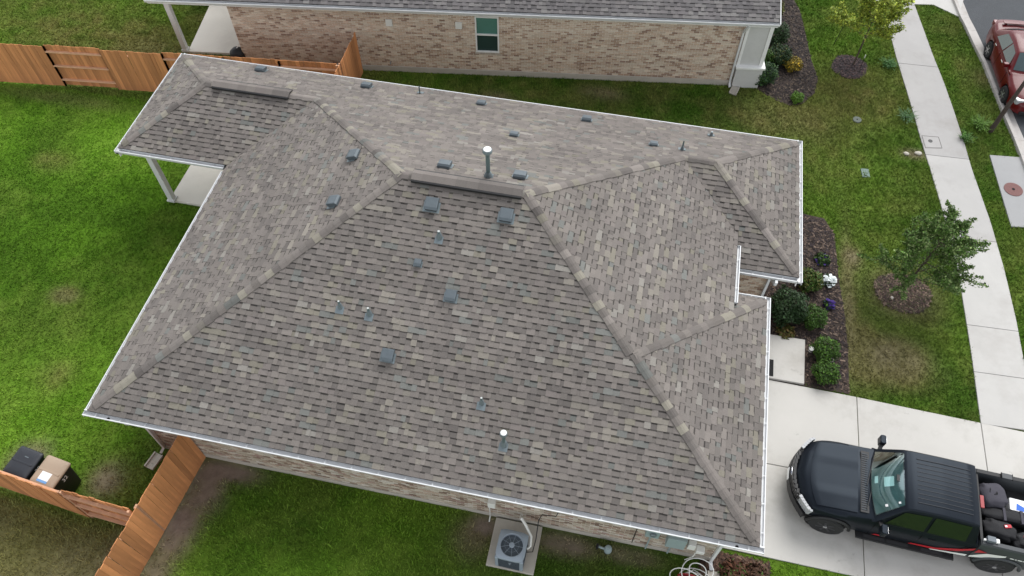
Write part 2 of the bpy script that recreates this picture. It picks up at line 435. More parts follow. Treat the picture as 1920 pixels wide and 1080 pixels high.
# ---------------------------------------------------------------- pavements, driveway, road
def slab_prism(poly, z0, z1, name, m_, parent):
    return MB().prism(poly, z0, z1).build(name, m_, parent, bevel=.012)
def along(lines, y):
    for (x0, y0), (x1, y1) in zip(lines[:-1], lines[1:]):
        if (y0 - y) * (y1 - y) <= 0 and y0 != y1: return x0 + (x1 - x0) * (y - y0) / (y1 - y0)
road = MB().add([(kerb_r[i][0] - .03, kerb_r[i][1], .004) for i in range(len(kerb_r))] + [(x + 9.5, y + 1.2, .004) for x, y in kerb_r],
                [(i, i + 1, len(kerb_r) + i + 1, len(kerb_r) + i) for i in range(len(kerb_r) - 1)]).build('road', M_asph)
tag(road, 'dark asphalt street beyond the kerb', 'road', kind='structure')
walk = thing('pavement', 'pale concrete pavement curving along the front lawns', 'pavement'); walk['kind'] = 'structure'
js = [5.82, 7.47, 9.08, 12.45, 16.06, 20.85, 24.62, 28.5]
for y0, y1 in zip(js[:-1], js[1:]):
    ys = np.linspace(y0 + .006, y1 - .006, 12)
    poly = [(along(walk_r, y), y + .03) for y in ys] + [(along(walk_l, y), y - .03) for y in ys[::-1]]
    slab_prism(poly, -.1, .035, 'slab', M_walk if y0 < 12 else (M_walk3 if y0 < 16 else M_walk2), walk)  # slabs darken with distance: weathering plus shade put into the colour
drive = thing('driveway', 'pale concrete driveway of large slabs under the pickup', 'driveway'); drive['kind'] = 'structure'
gpx = .008
for x0, x1 in ((15.05, 18.87), (18.87, 22.15), (22.15, 23.61), (23.61, 25.28)):
    for yy in ((0, 1), (1, 2)):
        e = lambda x, k: {0: .95 - (x - 16.7) * .012, 1: 3.44 if x < 22 else 3.4, 2: 6.03 - max(0, x - 16.5) * .036}[k]
        poly = [(x0 + gpx, e(x0, yy[0]) + gpx), (x1 - gpx, e(x1, yy[0]) + gpx), (x1 - gpx, e(x1, yy[1]) - gpx), (x0 + gpx, e(x0, yy[1]) - gpx)]
        slab_prism(poly, -.1, .03 if x0 > 23 else .032, 'slab', M_conc, drive)
st = thing('entry_step', 'small raised pale concrete slab by the front flower bed', 'step'); st['kind'] = 'structure'
MB().prism([(15.1, 6.02), (17.42, 6.02), (17.45, 7.5), (15.1, 7.46)], -.05, .10).build('slab', M_conc, st, bevel=.01)
kb = thing('kerb', 'worn concrete kerb between the grass strip and the street', 'kerb'); kb['kind'] = 'structure'
for i in range(len(kerb_l) - 1):
    (x0, y0), (x1, y1) = kerb_l[i], kerb_l[i + 1]
    (u0, v0), (u1, v1) = kerb_r[i], kerb_r[i + 1]
    d = .004
    y0 -= d; y1 += d; v0 -= d; v1 += d
    mx = lambda a, b, t: a + (b - a) * t
    rings = []
    for (a, b), (c, e_) in (((x0, y0), (u0, v0)), ((x1, y1), (u1, v1))):
        pr = [(0, -.1), (0, .13), (.30, .125), (.42, .02), (1, .012), (1, -.1)]
        rings.append([(mx(a, c, t), mx(b, e_, t), z) for t, z in pr])
    mb = MB(); n = 6
    mb.add(rings[0] + rings[1], [(k, (k + 1) % n, n + (k + 1) % n, n + k) for k in range(n)] + [tuple(range(n))[::-1], tuple(range(n, 2 * n))])
    mb.build('kerb_stone', M_kerb, kb)
ap = tag(MB().prism(APRON, -.05, .03).build('crossing', M_walk), 'pale concrete crossing at the top right of the picture', 'pavement', kind='structure')
pad = thing('utility_pad', 'grey concrete pad with a rusty round cover beside the street', 'pad'); pad['kind'] = 'structure'
MB().prism(MPAD, -.05, .04).build('slab', mat('grey_concrete', lin(178, 178, 178, .66), .9, .06, 2, .1, 80), pad, bevel=.01)
mh = MB().lathe([(.30, 0), (.30, .012), (.28, .016), (.0, .016)], 28, (24.28, 14.93, .041)).build('cover', mat('rusty_iron', lin(128, 88, 84, .7), .75, .15, 14, .4, 30), pad)
MB().lathe([(.05, 0), (.05, .006), (0, .006)], 10, (24.28, 14.93, .0575)).build('lifting_hole', M_dark, mh)
sl_ = thing('pavement_lid', 'square concrete lid with a dark round cap set in the pavement', 'lid')
MB().prism([(21.60, 16.37), (22.13, 16.47), (22.06, 16.98), (21.53, 16.93)], .03, .041).build('plate', M_walk2, sl_, bevel=.004)
MB().lathe([(.075, 0), (.075, .008), (0, .008)], 16, (21.78, 16.73, .041)).build('cap', mat('dark_iron', (.06, .06, .06), .7, .1, 20), sl_)
fr = MB()
pts = [(21.585, 16.355), (22.15, 16.455), (22.08, 17.0), (21.51, 16.95)]
for i in range(4): fr.bar((*pts[i], .036), (*pts[(i + 1) % 4], .036), .016, .005)
fr.build('joint', mat('dark_joint', (.1, .095, .09), .95, .1, 20), sl_)

# ---------------------------------------------------------------- shingles
SH_PAL = [((122, 116, 114), 10), ((115, 110, 108), 8), ((128, 122, 119), 7), ((140, 135, 128), 2.6), ((106, 101, 100), 4), ((133, 129, 118), 1.6), ((115, 119, 118), 1.6), ((123, 116, 115), .8), ((146, 143, 139), .9)]
_w = np.array([q[1] for q in SH_PAL]); _w = _w / _w.sum()
def sh_col(k=1.0, pal=SH_PAL, wts=_w):
    c = lin(*pal[rng.choice(len(pal), p=wts)][0], .78 * k)
    mc = lin(121, 116, 114, .78 * k); c = tuple(a_ * .72 + b_ * .28 for a_, b_ in zip(c, mc))
    j = 1 + rng.normal(0, .045); c = (c[0] * 1.015, c[1] * 1.0, c[2] * .95)
    return tuple(x * j for x in c)

class Field:
    """collects shingle pieces of one roof; the largest ones become objects of their own"""
    def __init__(s): s.p = []
    def face(s, o, ud, vd, ulo, uhi, v0, v1, brk=(), m_=SL, uoff=0.0):
        o = Vector(o); ud = Vector(ud); vd = Vector(vd)
        n = (vd * -m_ + Vector((0, 0, 1))).normalized()
        pt = lambda u, v, h: o + ud * u + vd * v + Vector((0, 0, m_ * v)) + n * h
        ex = .143 / math.sqrt(1 + m_ * m_)
        v = v0
        row = 0
        while v < v1 - 1e-4:
            vt = min(v + ex, v1)
            cuts = [v] + [b for b in brk if v + 1e-3 < b < vt - 1e-3] + [vt]
            lo = min(min(ulo(c + 1e-5), ulo(c - 1e-5)) for c in cuts); hi = max(max(uhi(c + 1e-5), uhi(c - 1e-5)) for c in cuts)
            u = lo - rng.random() * .3 - .1
            tooth = rng.random() < .5
            base = 1 + rng.normal(0, .03); col = None
            while u < hi:
                wd = rng.uniform(.08, .25) if tooth else rng.uniform(.08, .21)
                h1 = (.020 + rng.normal(0, .0015)) if tooth else .008
                if not (tooth is False and col is not None and rng.random() < .5): col = sh_col(base * (1.02 if tooth else .97))
                pc = o + ud * u + vd * v; blot = 1 + .24 * (float(fbm(np.array([pc.x]), np.array([pc.y]), .9, 31)[0]) - .5)
                col = tuple(q_ * blot for q_ in col)
                sub = []
                if tooth: sub = [(v, vt, col, True)]
                else:
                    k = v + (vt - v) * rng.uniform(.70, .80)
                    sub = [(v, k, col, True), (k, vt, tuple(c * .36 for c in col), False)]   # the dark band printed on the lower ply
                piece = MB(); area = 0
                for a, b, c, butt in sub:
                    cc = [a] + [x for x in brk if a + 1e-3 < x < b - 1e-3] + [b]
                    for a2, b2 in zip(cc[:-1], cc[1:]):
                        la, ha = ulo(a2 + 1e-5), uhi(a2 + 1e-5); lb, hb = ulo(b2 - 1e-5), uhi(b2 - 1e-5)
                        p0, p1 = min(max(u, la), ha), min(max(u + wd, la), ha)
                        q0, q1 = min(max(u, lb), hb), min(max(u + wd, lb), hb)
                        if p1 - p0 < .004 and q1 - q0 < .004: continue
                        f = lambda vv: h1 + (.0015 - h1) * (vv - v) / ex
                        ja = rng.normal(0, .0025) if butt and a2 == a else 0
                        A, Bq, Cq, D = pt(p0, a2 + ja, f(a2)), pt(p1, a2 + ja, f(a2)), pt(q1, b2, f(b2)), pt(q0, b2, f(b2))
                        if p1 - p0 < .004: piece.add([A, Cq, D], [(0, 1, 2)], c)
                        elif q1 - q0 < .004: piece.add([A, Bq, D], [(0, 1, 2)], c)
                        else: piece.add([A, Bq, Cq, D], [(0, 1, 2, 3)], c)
                        if butt and a2 == a and p1 - p0 > .004:
                            A0, B0 = pt(p0, a2 + ja, -.004), pt(p1, a2 + ja, -.004)
                            piece.add([A0, B0, Bq, A], [(0, 1, 2, 3)], tuple(x * .8 for x in c))
                            if tooth:
                                D0, C0 = pt(q0, b2, -.003), pt(q1, b2, -.003)
                                piece.add([A0, A, D, D0], [(0, 1, 2, 3)], c); piece.add([B0, C0, Cq, Bq], [(0, 1, 2, 3)], c)
                        area += (p1 - p0 + q1 - q0) * .5 * (b2 - a2)
                if piece.f:
                    ce = pt(u + wd / 2, (v + vt) / 2, 0); dv = ce - CAM
                    vis = area * abs(n.dot(dv.normalized())) / dv.length_squared
                    uu = dv.dot(rt2) / dv.dot(fw); ww = dv.dot(up2) / dv.dot(fw)
                    if abs(uu) > .64 or abs(ww) > .36: vis = 0
                    s.p.append((vis if tooth else vis * .3, piece))
                u += wd; tooth = not tooth
            v += ex; row += 1
    def build(s, roof, n=300):
        s.p.sort(key=lambda t: -t[0])
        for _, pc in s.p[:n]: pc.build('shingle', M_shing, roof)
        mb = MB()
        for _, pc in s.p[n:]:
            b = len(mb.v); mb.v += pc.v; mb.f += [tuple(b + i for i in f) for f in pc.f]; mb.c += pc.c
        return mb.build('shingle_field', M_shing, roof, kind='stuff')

def caps(parent, p0, p1, d1, d2, ex=.20, hw=.118, k=1.0, tone=None):
    """folded cap shingles from p0 (low) to p1 (high); d1,d2 lie in the two roof planes, square to the line"""
    p0 = Vector(p0); p1 = Vector(p1); L = (p1 - p0).length; t = (p1 - p0) / L
    d1 = Vector(d1); d1 = (d1 - t * d1.dot(t)).normalized(); d2 = Vector(d2); d2 = (d2 - t * d2.dot(t)).normalized()
    n = -(d1 + d2).normalized()
    num = max(1, round(L / ex)); e = L / num; c = None
    for i in range(num):
        a = p0 + t * (i * e - .01); b = p0 + t * ((i + 1) * e + .03)
        h0, h1 = .036, .028
        if c is None or rng.random() < .8: c = sh_col(.95 * k * (1 + rng.normal(0, .11)))
        if rng.random() < .12: c = lin(143, 138, 126, .8)
        mb = MB(); j = rng.normal(0, .006)
        w_ = hw + j
        A = [a + d1 * w_ + n * (h0 - .003), a + d1 * .03 + n * (h0 + .003), a + d2 * .03 + n * (h0 + .003), a + d2 * w_ + n * (h0 - .003)]
        Bq = [b + d1 * w_ + n * (h1 - .003), b + d1 * .03 + n * (h1 + .003), b + d2 * .03 + n * (h1 + .003), b + d2 * w_ + n * (h1 - .003)]
        A0 = [x - n * .03 for x in A]; B0 = [x - n * .03 for x in Bq]
        mb.add(A + Bq + A0 + B0, [(0, 1, 5, 4), (1, 2, 6, 5), (2, 3, 7, 6), (8, 9, 1, 0), (9, 10, 2, 1), (10, 11, 3, 2), (8, 0, 4, 12), (3, 11, 15, 7)], c)
        mb.build('ridge_cap', M_shing, parent)

# ---------------------------------------------------------------- the house
house = thing('house', 'brick house with a large grey shingled hip roof filling the middle', 'house')
GE = .10         # roof edge lies this far inside the gutter's outer edge
VG = .90         # the entry roof stops this far up the slope
def rz(v): return EZ + SL * v
deck = MB()
def poly3(pts): deck.add(pts, [tuple(range(len(pts)))])
D0 = -.012
S_ = lambda x, y, v: (x, y, rz(v) + D0)
poly3([S_(GE, GE, GE), S_(G - GE, GE, GE), S_(G - YG / 2, YG / 2, YG / 2), S_(XM - YG / 2, YG / 2, YG / 2), S_(XM - W / 2, W / 2, W / 2), S_(W / 2, W / 2, W / 2)])
poly3([S_(GE, GE, GE), S_(W / 2, W / 2, W / 2), S_(A_, W - A_, A_), S_(GE, YP + GE, GE)])
poly3([S_(-P + GE, YP + GE, GE), S_(GE, YP + GE, GE), S_(A_, W - A_, A_), S_(-P + A_, W - A_, A_)])
poly3([S_(-P + GE, YP + GE, GE), S_(-P + A_, W - A_, A_), S_(-P + GE, W - GE, GE)])
poly3([S_(-P + GE, W - GE, GE), S_(-P + A_, W - A_, A_), S_(A_, W - A_, A_), S_(W / 2, W / 2, W / 2), S_(XM - W / 2, W / 2, W / 2), S_(XM - B_, W - B_, B_), S_(RX - B_, W - B_, B_), S_(RX - GE, W - GE, GE)])
poly3([S_(RX - GE, W - GE, GE), S_(RX - B_, W - B_, B_), S_(RX - GE, YE + GE, GE)])
poly3([S_(RX - GE, YE + GE, GE), S_(RX - B_, W - B_, B_), S_(XM - B_, W - B_, B_), S_(XM - VG, YE + VG, VG), S_(XM - VG, YE + GE, GE)])
poly3([S_(XM - VG, YE + VG, VG), S_(XM - B_, W - B_, B_), S_(XM - W / 2, W / 2, W / 2), S_(XM - YG / 2, YG / 2, YG / 2), S_(XM - VG, YG - VG, VG)])
poly3([S_(G - GE, GE, GE), S_(G - GE, YG - GE, GE), S_(G - YG / 2, YG / 2, YG / 2)])
poly3([S_(G - GE, YG - GE, GE), S_(XM - VG, YG - GE, GE), S_(XM - VG, YG - VG, VG), S_(XM - YG / 2, YG / 2, YG / 2), S_(G - YG / 2, YG / 2, YG / 2)])
roof = deck.build('roof', M_deck, house)
F = Field()
v0 = GE + .01
F.face((0, 0, EZ), (1, 0, 0), (0, 1, 0), lambda v: v, lambda v: (G if v < YG / 2 else XM) - v, v0, W / 2, (YG / 2,))                    # near
F.face((0, 0, EZ), (0, 1, 0), (1, 0, 0), lambda v: v, lambda v: YP + v if v < A_ else W - v, v0, W / 2, (A_,))                        # back yard side
F.face((0, YP, EZ), (1, 0, 0), (0, 1, 0), lambda v: -P + v, lambda v: v, v0, A_)                                                       # patio
F.face((-P, 0, EZ), (0, 1, 0), (1, 0, 0), lambda v: YP + v, lambda v: W - v, v0, A_)
F.face((0, W, EZ), (1, 0, 0), (0, -1, 0), lambda v: -P + v if v < A_ else v, lambda v: RX - v if v < B_ else XM - v, v0, W / 2, (A_, B_))   # far
F.face((RX, 0, EZ), (0, 1, 0), (-1, 0, 0), lambda v: YE + v, lambda v: W - v, v0, B_)
F.face((0, YE, EZ), (1, 0, 0), (0, 1, 0), lambda v: XM - max(v, VG), lambda v: RX - v, v0, B_, (VG,))
F.face((XM, 0, EZ), (0, 1, 0), (-1, 0, 0), lambda v: YG - v if v < YG / 2 else v, lambda v: YE + v if v < B_ else W - v, VG + .02, W / 2, (YG / 2, B_))   # street side
F.face((G, 0, EZ), (0, 1, 0), (-1, 0, 0), lambda v: v, lambda v: YG - v, v0, YG / 2)
F.face((0, YG, EZ), (1, 0, 0), (0, -1, 0), lambda v: XM - max(v, VG), lambda v: G - v, v0, YG / 2, (VG,))
F.build(roof, 300)
def dn(x, y): return Vector((x, y, -SL * math.hypot(x, y) if (x == 0 or y == 0) else 0))
Dn, Dl, Df, Dr = Vector((0, -1, -SL)), Vector((-1, 0, -SL)), Vector((0, 1, -SL)), Vector((1, 0, -SL))
pt = lambda x, y, v: (x, y, rz(v))
def hipdirs(da, db): return da, db
caps(roof, pt(.24, .24, .24), pt(W / 2, W / 2, W / 2), Dn, Dl)
caps(roof, pt(G - .24, .24, .24), pt(G - YG / 2, YG / 2, YG / 2), Dn, Dr)
caps(roof, pt(XM - YG / 2, YG / 2, YG / 2), pt(XM - W / 2, W / 2, W / 2), Dn, Dr)
caps(roof, pt(A_, W - A_, A_), pt(W / 2, W / 2, W / 2), Df, Dl)
caps(roof, pt(XM - B_, W - B_, B_), pt(XM - W / 2, W / 2, W / 2), Df, Dr, k=1.06)
caps(roof, pt(-P + .22, YP + .22, .22), pt(-P + A_, W - A_, A_), Dn, Dl)
caps(roof, pt(-P + .22, W - .22, .22), pt(-P + A_, W - A_, A_), Df, Dl)
caps(roof, pt(RX - .22, W - .22, .22), pt(RX - B_, W - B_, B_), Df, Dr)
caps(roof, pt(RX - .22, YE + .22, .22), pt(RX - B_, W - B_, B_), Dn, Dr)
caps(roof, pt(G - .22, YG - .22, .22), pt(G - YG / 2, YG / 2, YG / 2), Df, Dr, k=1.05)
caps(roof, pt(XM - B_ - .05, W - B_, B_), pt(RX - B_, W - B_, B_), Dn, Df)
caps(roof, pt(W / 2, W / 2, W / 2), pt(XM - W / 2, W / 2, W / 2), Dn, Df)
caps(roof, pt(-P + A_, W - A_, A_), pt(A_, W - A_, A_), Dn, Df)
def ridge_vent(x0, x1, y, z):
    o = MB()
    prof = [(-.20, -.10), (-.20, -.038), (0, .026), (.20, -.038), (.20, -.10), (.0, -.02)]
    o.extr(prof, None, (0, 1, 0), (0, 0, 1), [(x0, y, z + .075), (x1, y, z + .075)])
    rv = o.build('ridge_vent', M_black, house)
    x = x0 - .01
    c = sh_col()
    while x < x1:
        e = min(.27, x1 + .01 - x)
        c = sh_col(1.0) if rng.random() < .8 else c
        mb = MB()
        for sgn in (-1, 1):
            A = [(x, y + sgn * .160, z + .056), (x + e, y + sgn * .160, z + .051), (x + e, y, z + .112), (x, y, z + .118)]
            mb.add(A + [(a, b, cz - .014) for a, b, cz in A], [(0, 1, 2, 3), (4, 5, 1, 0), (0, 3, 7, 4), (1, 5, 6, 2)], c)
        mb.build('ridge_cap', M_shing, rv)
        x += e
ridge_vent(6.59, 9.25, W / 2, rz(W / 2))
ridge_vent(-.92, 1.47, W - A_, rz(A_))

def slope_frame(x, y, face):
    vd = {'n': Vector((0, 1, 0)), 'l': Vector((1, 0, 0)), 'f': Vector((0, -1, 0)), 'r': Vector((-1, 0, 0))}[face]
    v = {'n': y, 'l': x, 'f': W - y, 'r': XM - x}[face]
    ud = Vector((0, 0, 1)).cross(vd) * -1
    upv = (vd + Vector((0, 0, SL))).normalized(); n = ud.cross(upv)
    if n.z < 0: ud = -ud; n = ud.cross(upv)
    return Matrix.Translation((x, y, rz(v) + .012)) @ Matrix((ud, upv, n)).transposed().to_4x4()
def box_vent(x, y, face, s=.33, h=.13, name='roof_vent'):
    M = slope_frame(x, y, face); s = s * .84
    f = MB().box((-s * .64, -s * .66, 0), (s * .64, s * .2, .012), None, M).build('flashing', M_flash)
    b = MB(); hs_ = s / 2
    prof = [(-hs_, h * .55), (-hs_ - .02, h * .86), (-hs_ + .05, h), (hs_ - .03, h * .86), (hs_, h * .5), (hs_, .012), (hs_ - .06, .012), (-hs_ + .03, .02)]
    vs = []
    for xx, k in ((-hs_, 1), (-hs_ + .025, 1.06), (hs_ - .025, 1.06), (hs_, 1)):
        vs += [M @ Vector((xx, a, q_ * (k if q_ > .03 else 1))) for a, q_ in prof]
    n = len(prof); fs = [(k * n + i, k * n + (i + 1) % n, (k + 1) * n + (i + 1) % n, (k + 1) * n + i) for k in range(3) for i in range(n)] + [tuple(range(n))[::-1], tuple(3 * n + i for i in range(n))]
    b.add(vs, fs)
    o = b.build(name, M_ventm, house); f.parent = o
    MB().box((-hs_ + .02, -hs_ - .012, .02), (hs_ - .02, -hs_ + .03, h * .5), None, M).build('louvre', M_dark, o)
for x, y, fc, s in ((7.19, 5.74, 'n', .37), (8.98, 5.76, 'n', .37), (8.07, 3.87, 'n', .31), (6.91, 2.42, 'n', .33), (7.15, 4.44, 'n', .2),
                    (4.66, 7.32, 'l', .34), (4.69, 5.71, 'l', .34), (7.14, 7.05, 'f', .36), (9.02, 7.1, 'f', .36), (6.87, 11.82, 'f', .3), (10.12, 11.7, 'f', .32),
                    (8.33, 9.70, 'f', .26), (12.16, 10.5, 'f', .26), (-.34, 11.98, 'f', .34), (3.2, 11.88, 'f', .34)):
    box_vent(x, y, fc, s, .13 if s > .3 else .1)
def vent_pipe(x, y, face, h, r, cap=None, collar=True, light=True):
    v = {'n': y, 'l': x, 'f': W - y, 'r': XM - x}[face]; z = rz(v); r = r * .8
    M = slope_frame(x, y, face)
    o = MB().lathe([(r, -.1), (r, h), (r * .75, h), (r * .75, h - .03)], 16, (x, y, z)).build('vent_pipe', M_pipe, house, smooth=True)
    MB().box((-.10, -.16, 0), (.10, .02, .012), None, M).build('flashing', M_flash, o)
    if collar: MB().lathe([(r * 2.3, .03), (r * 1.9, .10), (r * 1.15, .20), (r * 1.05, .2)], 16, (x, y, z - .02)).build('collar', M_flash, o, smooth=True)
    if cap:
        MB().lathe([(r * 1.25, h - .02), (cap, h + .03), (cap, h + .10), (cap * .94, h + .11), (cap * .9, h + .105), (0, h + .12)], 20, (x, y, z)).build('cap', M_pipe if not light else M_flash, o, smooth=True)
        if light:
            MB().lathe([(cap * .82, h + .12), (cap * .6, h + .135), (0, h + .145)], 20, (x, y, z)).build('cap_disc', M_white, o, smooth=True)
    else:
        MB().lathe([(r * .8, h - .01), (r * .8, h + .004), (0, h + .004)], 12, (x, y, z)).build('opening', mat('pipe_top', (.42, .43, .42), .6, .1, 20) if light else M_dark, o)
vent_pipe(8.29, 6.87, 'f', .82, .065, .115)
vent_pipe(7.52, 5.05, 'n', .24, .045)
vent_pipe(5.55, 3.22, 'n', .26, .035)
vent_pipe(6.27, 3.18, 'n', .27, .04)
vent_pipe(9.24, 1.80, 'n', .27, .035)
vent_pipe(9.90, 1.08, 'n', .50, .05, .085)
vent_pipe(4.88, 12.0, 'f', .30, .025, None, False, False)
vent_pipe(12.95, 10.45, 'f', .34, .028, None, True, False)
vent_pipe(13.8, 11.9, 'f', .16, .03, None, True, False)

# walls and brick
WY0, WY1, WX0, WX1 = .62, W - .62, .62, G - .62
BR_LT = [((205, 192, 174), 5), ((190, 174, 156), 5), ((218, 207, 190), 4), ((160, 138, 120), 2.5), ((198, 174, 156), 3), ((138, 116, 102), 1.5), ((176, 148, 138), 1.5), ((225, 216, 204), 2)]
BR_NB = [((226, 206, 186), 6), ((214, 190, 168), 5), ((234, 218, 198), 4), ((188, 160, 138), 3.5), ((220, 194, 172), 4), ((166, 138, 120), 2)]
def brick_wall(parent, o, ud, nd, length, z0, z1, pal, individuals=0, hole=None, seen=(0, 99), mort=None):
    """wall part with courses of bricks, each brick proud of the mortar"""
    o = Vector(o); ud = Vector(ud).normalized(); nd = Vector(nd).normalized()
    wts = np.array([q[1] for q in pal]); wts = wts / wts.sum()
    wb = MB()
    if hole is None: spans = [(0, length, z0, z1)]
    else:
        h0, h1, hz0, hz1 = hole
        spans = [(0, h0, z0, z1), (h1, length, z0, z1), (h0, h1, z0, hz0), (h0, h1, hz1, z1)]
    M = Matrix.Translation(o) @ Matrix((ud, nd, Vector((0, 0, 1)))).transposed().to_4x4()
    for a, b, c, d in spans: wb.box((a, -.12, c), (b, 0, d), None, M)
    wall = wb.build('wall', mort or M_mortar, parent)
    bl, bh, jn = .195, .058, .016
    tiles = []
    z = z0 + .004; r = 0
    while z + bh < z1 + .03:
        u = -(bl / 2 if r % 2 else 0)
        while u < length:
            a, b = max(u, 0), min(u + bl, length); zt = min(z + bh, z1)
            if b - a > .03 and zt - z > .02 and not (hole and a < hole[1] - .001 and b > hole[0] + .001 and zt > hole[2] and z < hole[3]):
                tiles.append((a, b, z, zt))
            elif hole and b - a > .03 and zt > hole[2] and z < hole[3]:
                if a < hole[0] - .03 < b: tiles.append((a, hole[0] - .004, z, zt))
                if a < hole[1] + .03 < b: tiles.append((hole[1] + .004, b, z, zt))
            u += bl + jn
        z += bh + jn; r += 1
    def key(t):
        q = o + ud * (t[0] + t[1]) / 2 + Vector((0, 0, t[2]))
        inr = seen[0] < (t[0] + t[1]) / 2 < seen[1]
        return (0 if inr and t[1] - t[0] > .15 else 1, (q - CAM).length)
    tiles.sort(key=key)
    shared = []
    for k in range(14):
        c = lin(*pal[rng.choice(len(pal), p=wts)][0], .72 * (1 + rng.normal(0, .05)))
        mb = MB(); mb.box((0, 0, 0), (bl, .012, bh), c)
        me_ = mb.mesh('brick'); me_.materials.append(M_brick); shared.append(me_)
    rot = Matrix((ud, nd, Vector((0, 0, 1)))).transposed().to_euler()
    for a, b, c, d in tiles[:individuals]:
        q = o + ud * a + nd * (.0005 + rng.random() * .004) + Vector((0, 0, c))
        inst(random.choice(shared), 'brick', wall, q, rot, ((b - a) / bl, 1, (d - c) / bh))
    mb = MB()
    for a, b, c, d in tiles[individuals:]:
        e = .010 + rng.random() * .005
        mb.box((a, .0005, c), (b, e, d), lin(*pal[rng.choice(len(pal), p=wts)][0], .72 * (1 + rng.normal(0, .06))), M)
    if mb.v: mb.build('brick_field', M_brick, wall, kind='stuff')
    return wall
Z0, Z1 = .20, EZ - .24
M_mort2 = mat('pale_mortar', (.64, .60, .54), .95, .1, 8, .2, 80)
brick_wall(house, (WX0, WY0, 0), (1, 0, 0), (0, -1, 0), WX1 - WX0, Z0, Z1, BR_LT, 300, mort=M_mort2)
brick_wall(house, (WX0 - .001, WY1, 0), (0, -1, 0), (-1, 0, 0), WY1 - WY0 - .13, Z0, Z1, BR_LT, 0, mort=M_mort2)
YEW = YE + .62
brick_wall(house, (WX1 - .9, YEW, 0), (1, 0, 0), (0, -1, 0), RX - .62 - WX1 + .9, Z0, Z1, BR_NB, 0, mort=M_mort2)
brick_wall(house, (RX - .62, YEW + .13, 0), (0, 1, 0), (1, 0, 0), WY1 - YEW - .26, Z0, Z1, BR_NB, 0, mort=M_mort2)
brick_wall(house, (RX - .62, WY1, 0), (-1, 0, 0), (0, 1, 0), RX - .62 - WX0, Z0, Z1, BR_LT, 0, mort=M_mort2)
gw = MB().box((WX1 - .12, WY0 + .13, 0), (WX1, YG - .5, Z1)).build('wall', M_fibre, house)
gd = MB().box((WX1 + .003, 1.2, .03), (WX1 + .03, 5.9, 2.2)).build('garage_door', M_white, house)
for k in range(4): MB().box((WX1 + .032, 1.22, .06 + k * .54), (WX1 + .045, 5.88, .06 + k * .54 + .5)).build('door_panel', M_white, gd)
MB().box((WX1 - 1.0, YG - .49, 0), (WX1 - .9, YEW + .05, Z1)).build('wall', M_fibre, house)
MB().box((WX0 - .03, WY0 - .03, -.1), (WX1 + .02, WY0 + .2, Z0 - .002)).build('foundation', M_found, house)
MB().box((WX0 - .03, WY0 + .21, -.1), (WX0 + .2, WY1 + .03, Z0 - .002)).build('foundation', M_found, house)
MB().box((WX0 + .21, WY1 - .2, -.1), (RX - .60, WY1 + .03, Z0 - .002)).build('foundation', M_found, house)
# soffit, fascia, gutters
OUT = [(0, 0), (G, 0), (G, YG), (XM - VG, YG), (XM - VG, YE), (RX, YE), (RX, W), (-P, W), (-P, YP), (0, YP)]
sof = MB()
for x0, y0, x1, y1 in ((.13, .13, G - .13, .75), (.13, .76, .75, YP + .13), (-P + .13, YP + .14, .75, W - .13), (.76, W - .75, RX - .13, W - .13), (RX - .75, YE + .13, RX - .13, W - .76), (WX1 - .02, .76, G - .13, YG - .13), (14.0, YE + .13, RX - .76, YEW + .02), (14.0, YG - .75, WX1 - .03, YG - .13)):
    sof.box((x0, y0, EZ - .245), (x1, y1, EZ - .23))
sof.build('soffit', M_white, house)
def gutter(p0, p1, nrm, z=EZ, name='gutter', ends=(True, True)):
    p0 = Vector((*p0, 0)); p1 = Vector((*p1, 0)); n = Vector((*nrm, 0)); t = (p1 - p0).normalized()
    # profile across: a = outward from fascia, b = up
    prof = [(0, .03), (.004, .03), (.004, -.06), (.09, -.06), (.118, -.03), (.118, -.006), (.104, -.004), (.104, .004), (.125, .004), (.125, -.035), (.095, -.108), (0, -.108)]
    q0 = p0 - n * .125 + Vector((0, 0, z)); q1 = p1 - n * .125 + Vector((0, 0, z))
    g = MB().extr(prof, None, n, (0, 0, 1), [q0, q1])
    if ends[0]: g.box((0, 0, 0), (.004, .125, .11), None, Matrix.Translation(q0 + Vector((0, 0, -.108))) @ Matrix((t, n, Vector((0, 0, 1)))).transposed().to_4x4())
    if ends[1]: g.box((-.004, 0, 0), (0, .125, .11), None, Matrix.Translation(q1 + Vector((0, 0, -.108))) @ Matrix((t, n, Vector((0, 0, 1)))).transposed().to_4x4())
    o = g.build(name, M_gutter, house)
    L = (p1 - p0).length; k = max(1, int(L / .62)); h = MB()
    for i in range(k):
        c = q0 + t * (L * (i + .5) / k)
        h.bar(c + n * .002 + Vector((0, 0, -.012)), c + n * .122 + Vector((0, 0, -.008)), .02, .006)
    h.build('hanger', M_gutter, o)
    fs = MB().bar(q0 - n * .012 + Vector((0, 0, -.09)), q1 - n * .012 + Vector((0, 0, -.09)), .02, .22).build('fascia', M_white, house)
    return o
def hole(x, y): MB().lathe([(.035, 0), (.035, .003), (0, .003)], 14, (x, y, EZ - .0585)).build('outlet', M_dark, gut)
gut = gutter((0, 0), (G, 0), (0, -1))
hole(.62, .055); hole(15.18, .055)
gutter((0, YP - .12), (0, .125), (-1, 0))
gutter((-P + .125, YP), (0, YP), (0, -1))
gutter((-P, W), (-P, YP), (-1, 0))
gutter((RX - .125, W), (-P + .125, W), (0, 1))
gutter((RX, YE), (RX, W), (1, 0))
gutter((XM - VG + .13, YE), (RX - .125, YE), (0, -1))
gutter((G, .125), (G, YG), (1, 0))
gutter((G - .125, YG), (XM - VG + .13, YG), (0, 1))
gutter((XM - VG + .085, YG - VG + .28), (XM - VG + .085, YE + VG - .34), (1, 0), rz(VG) - .005)
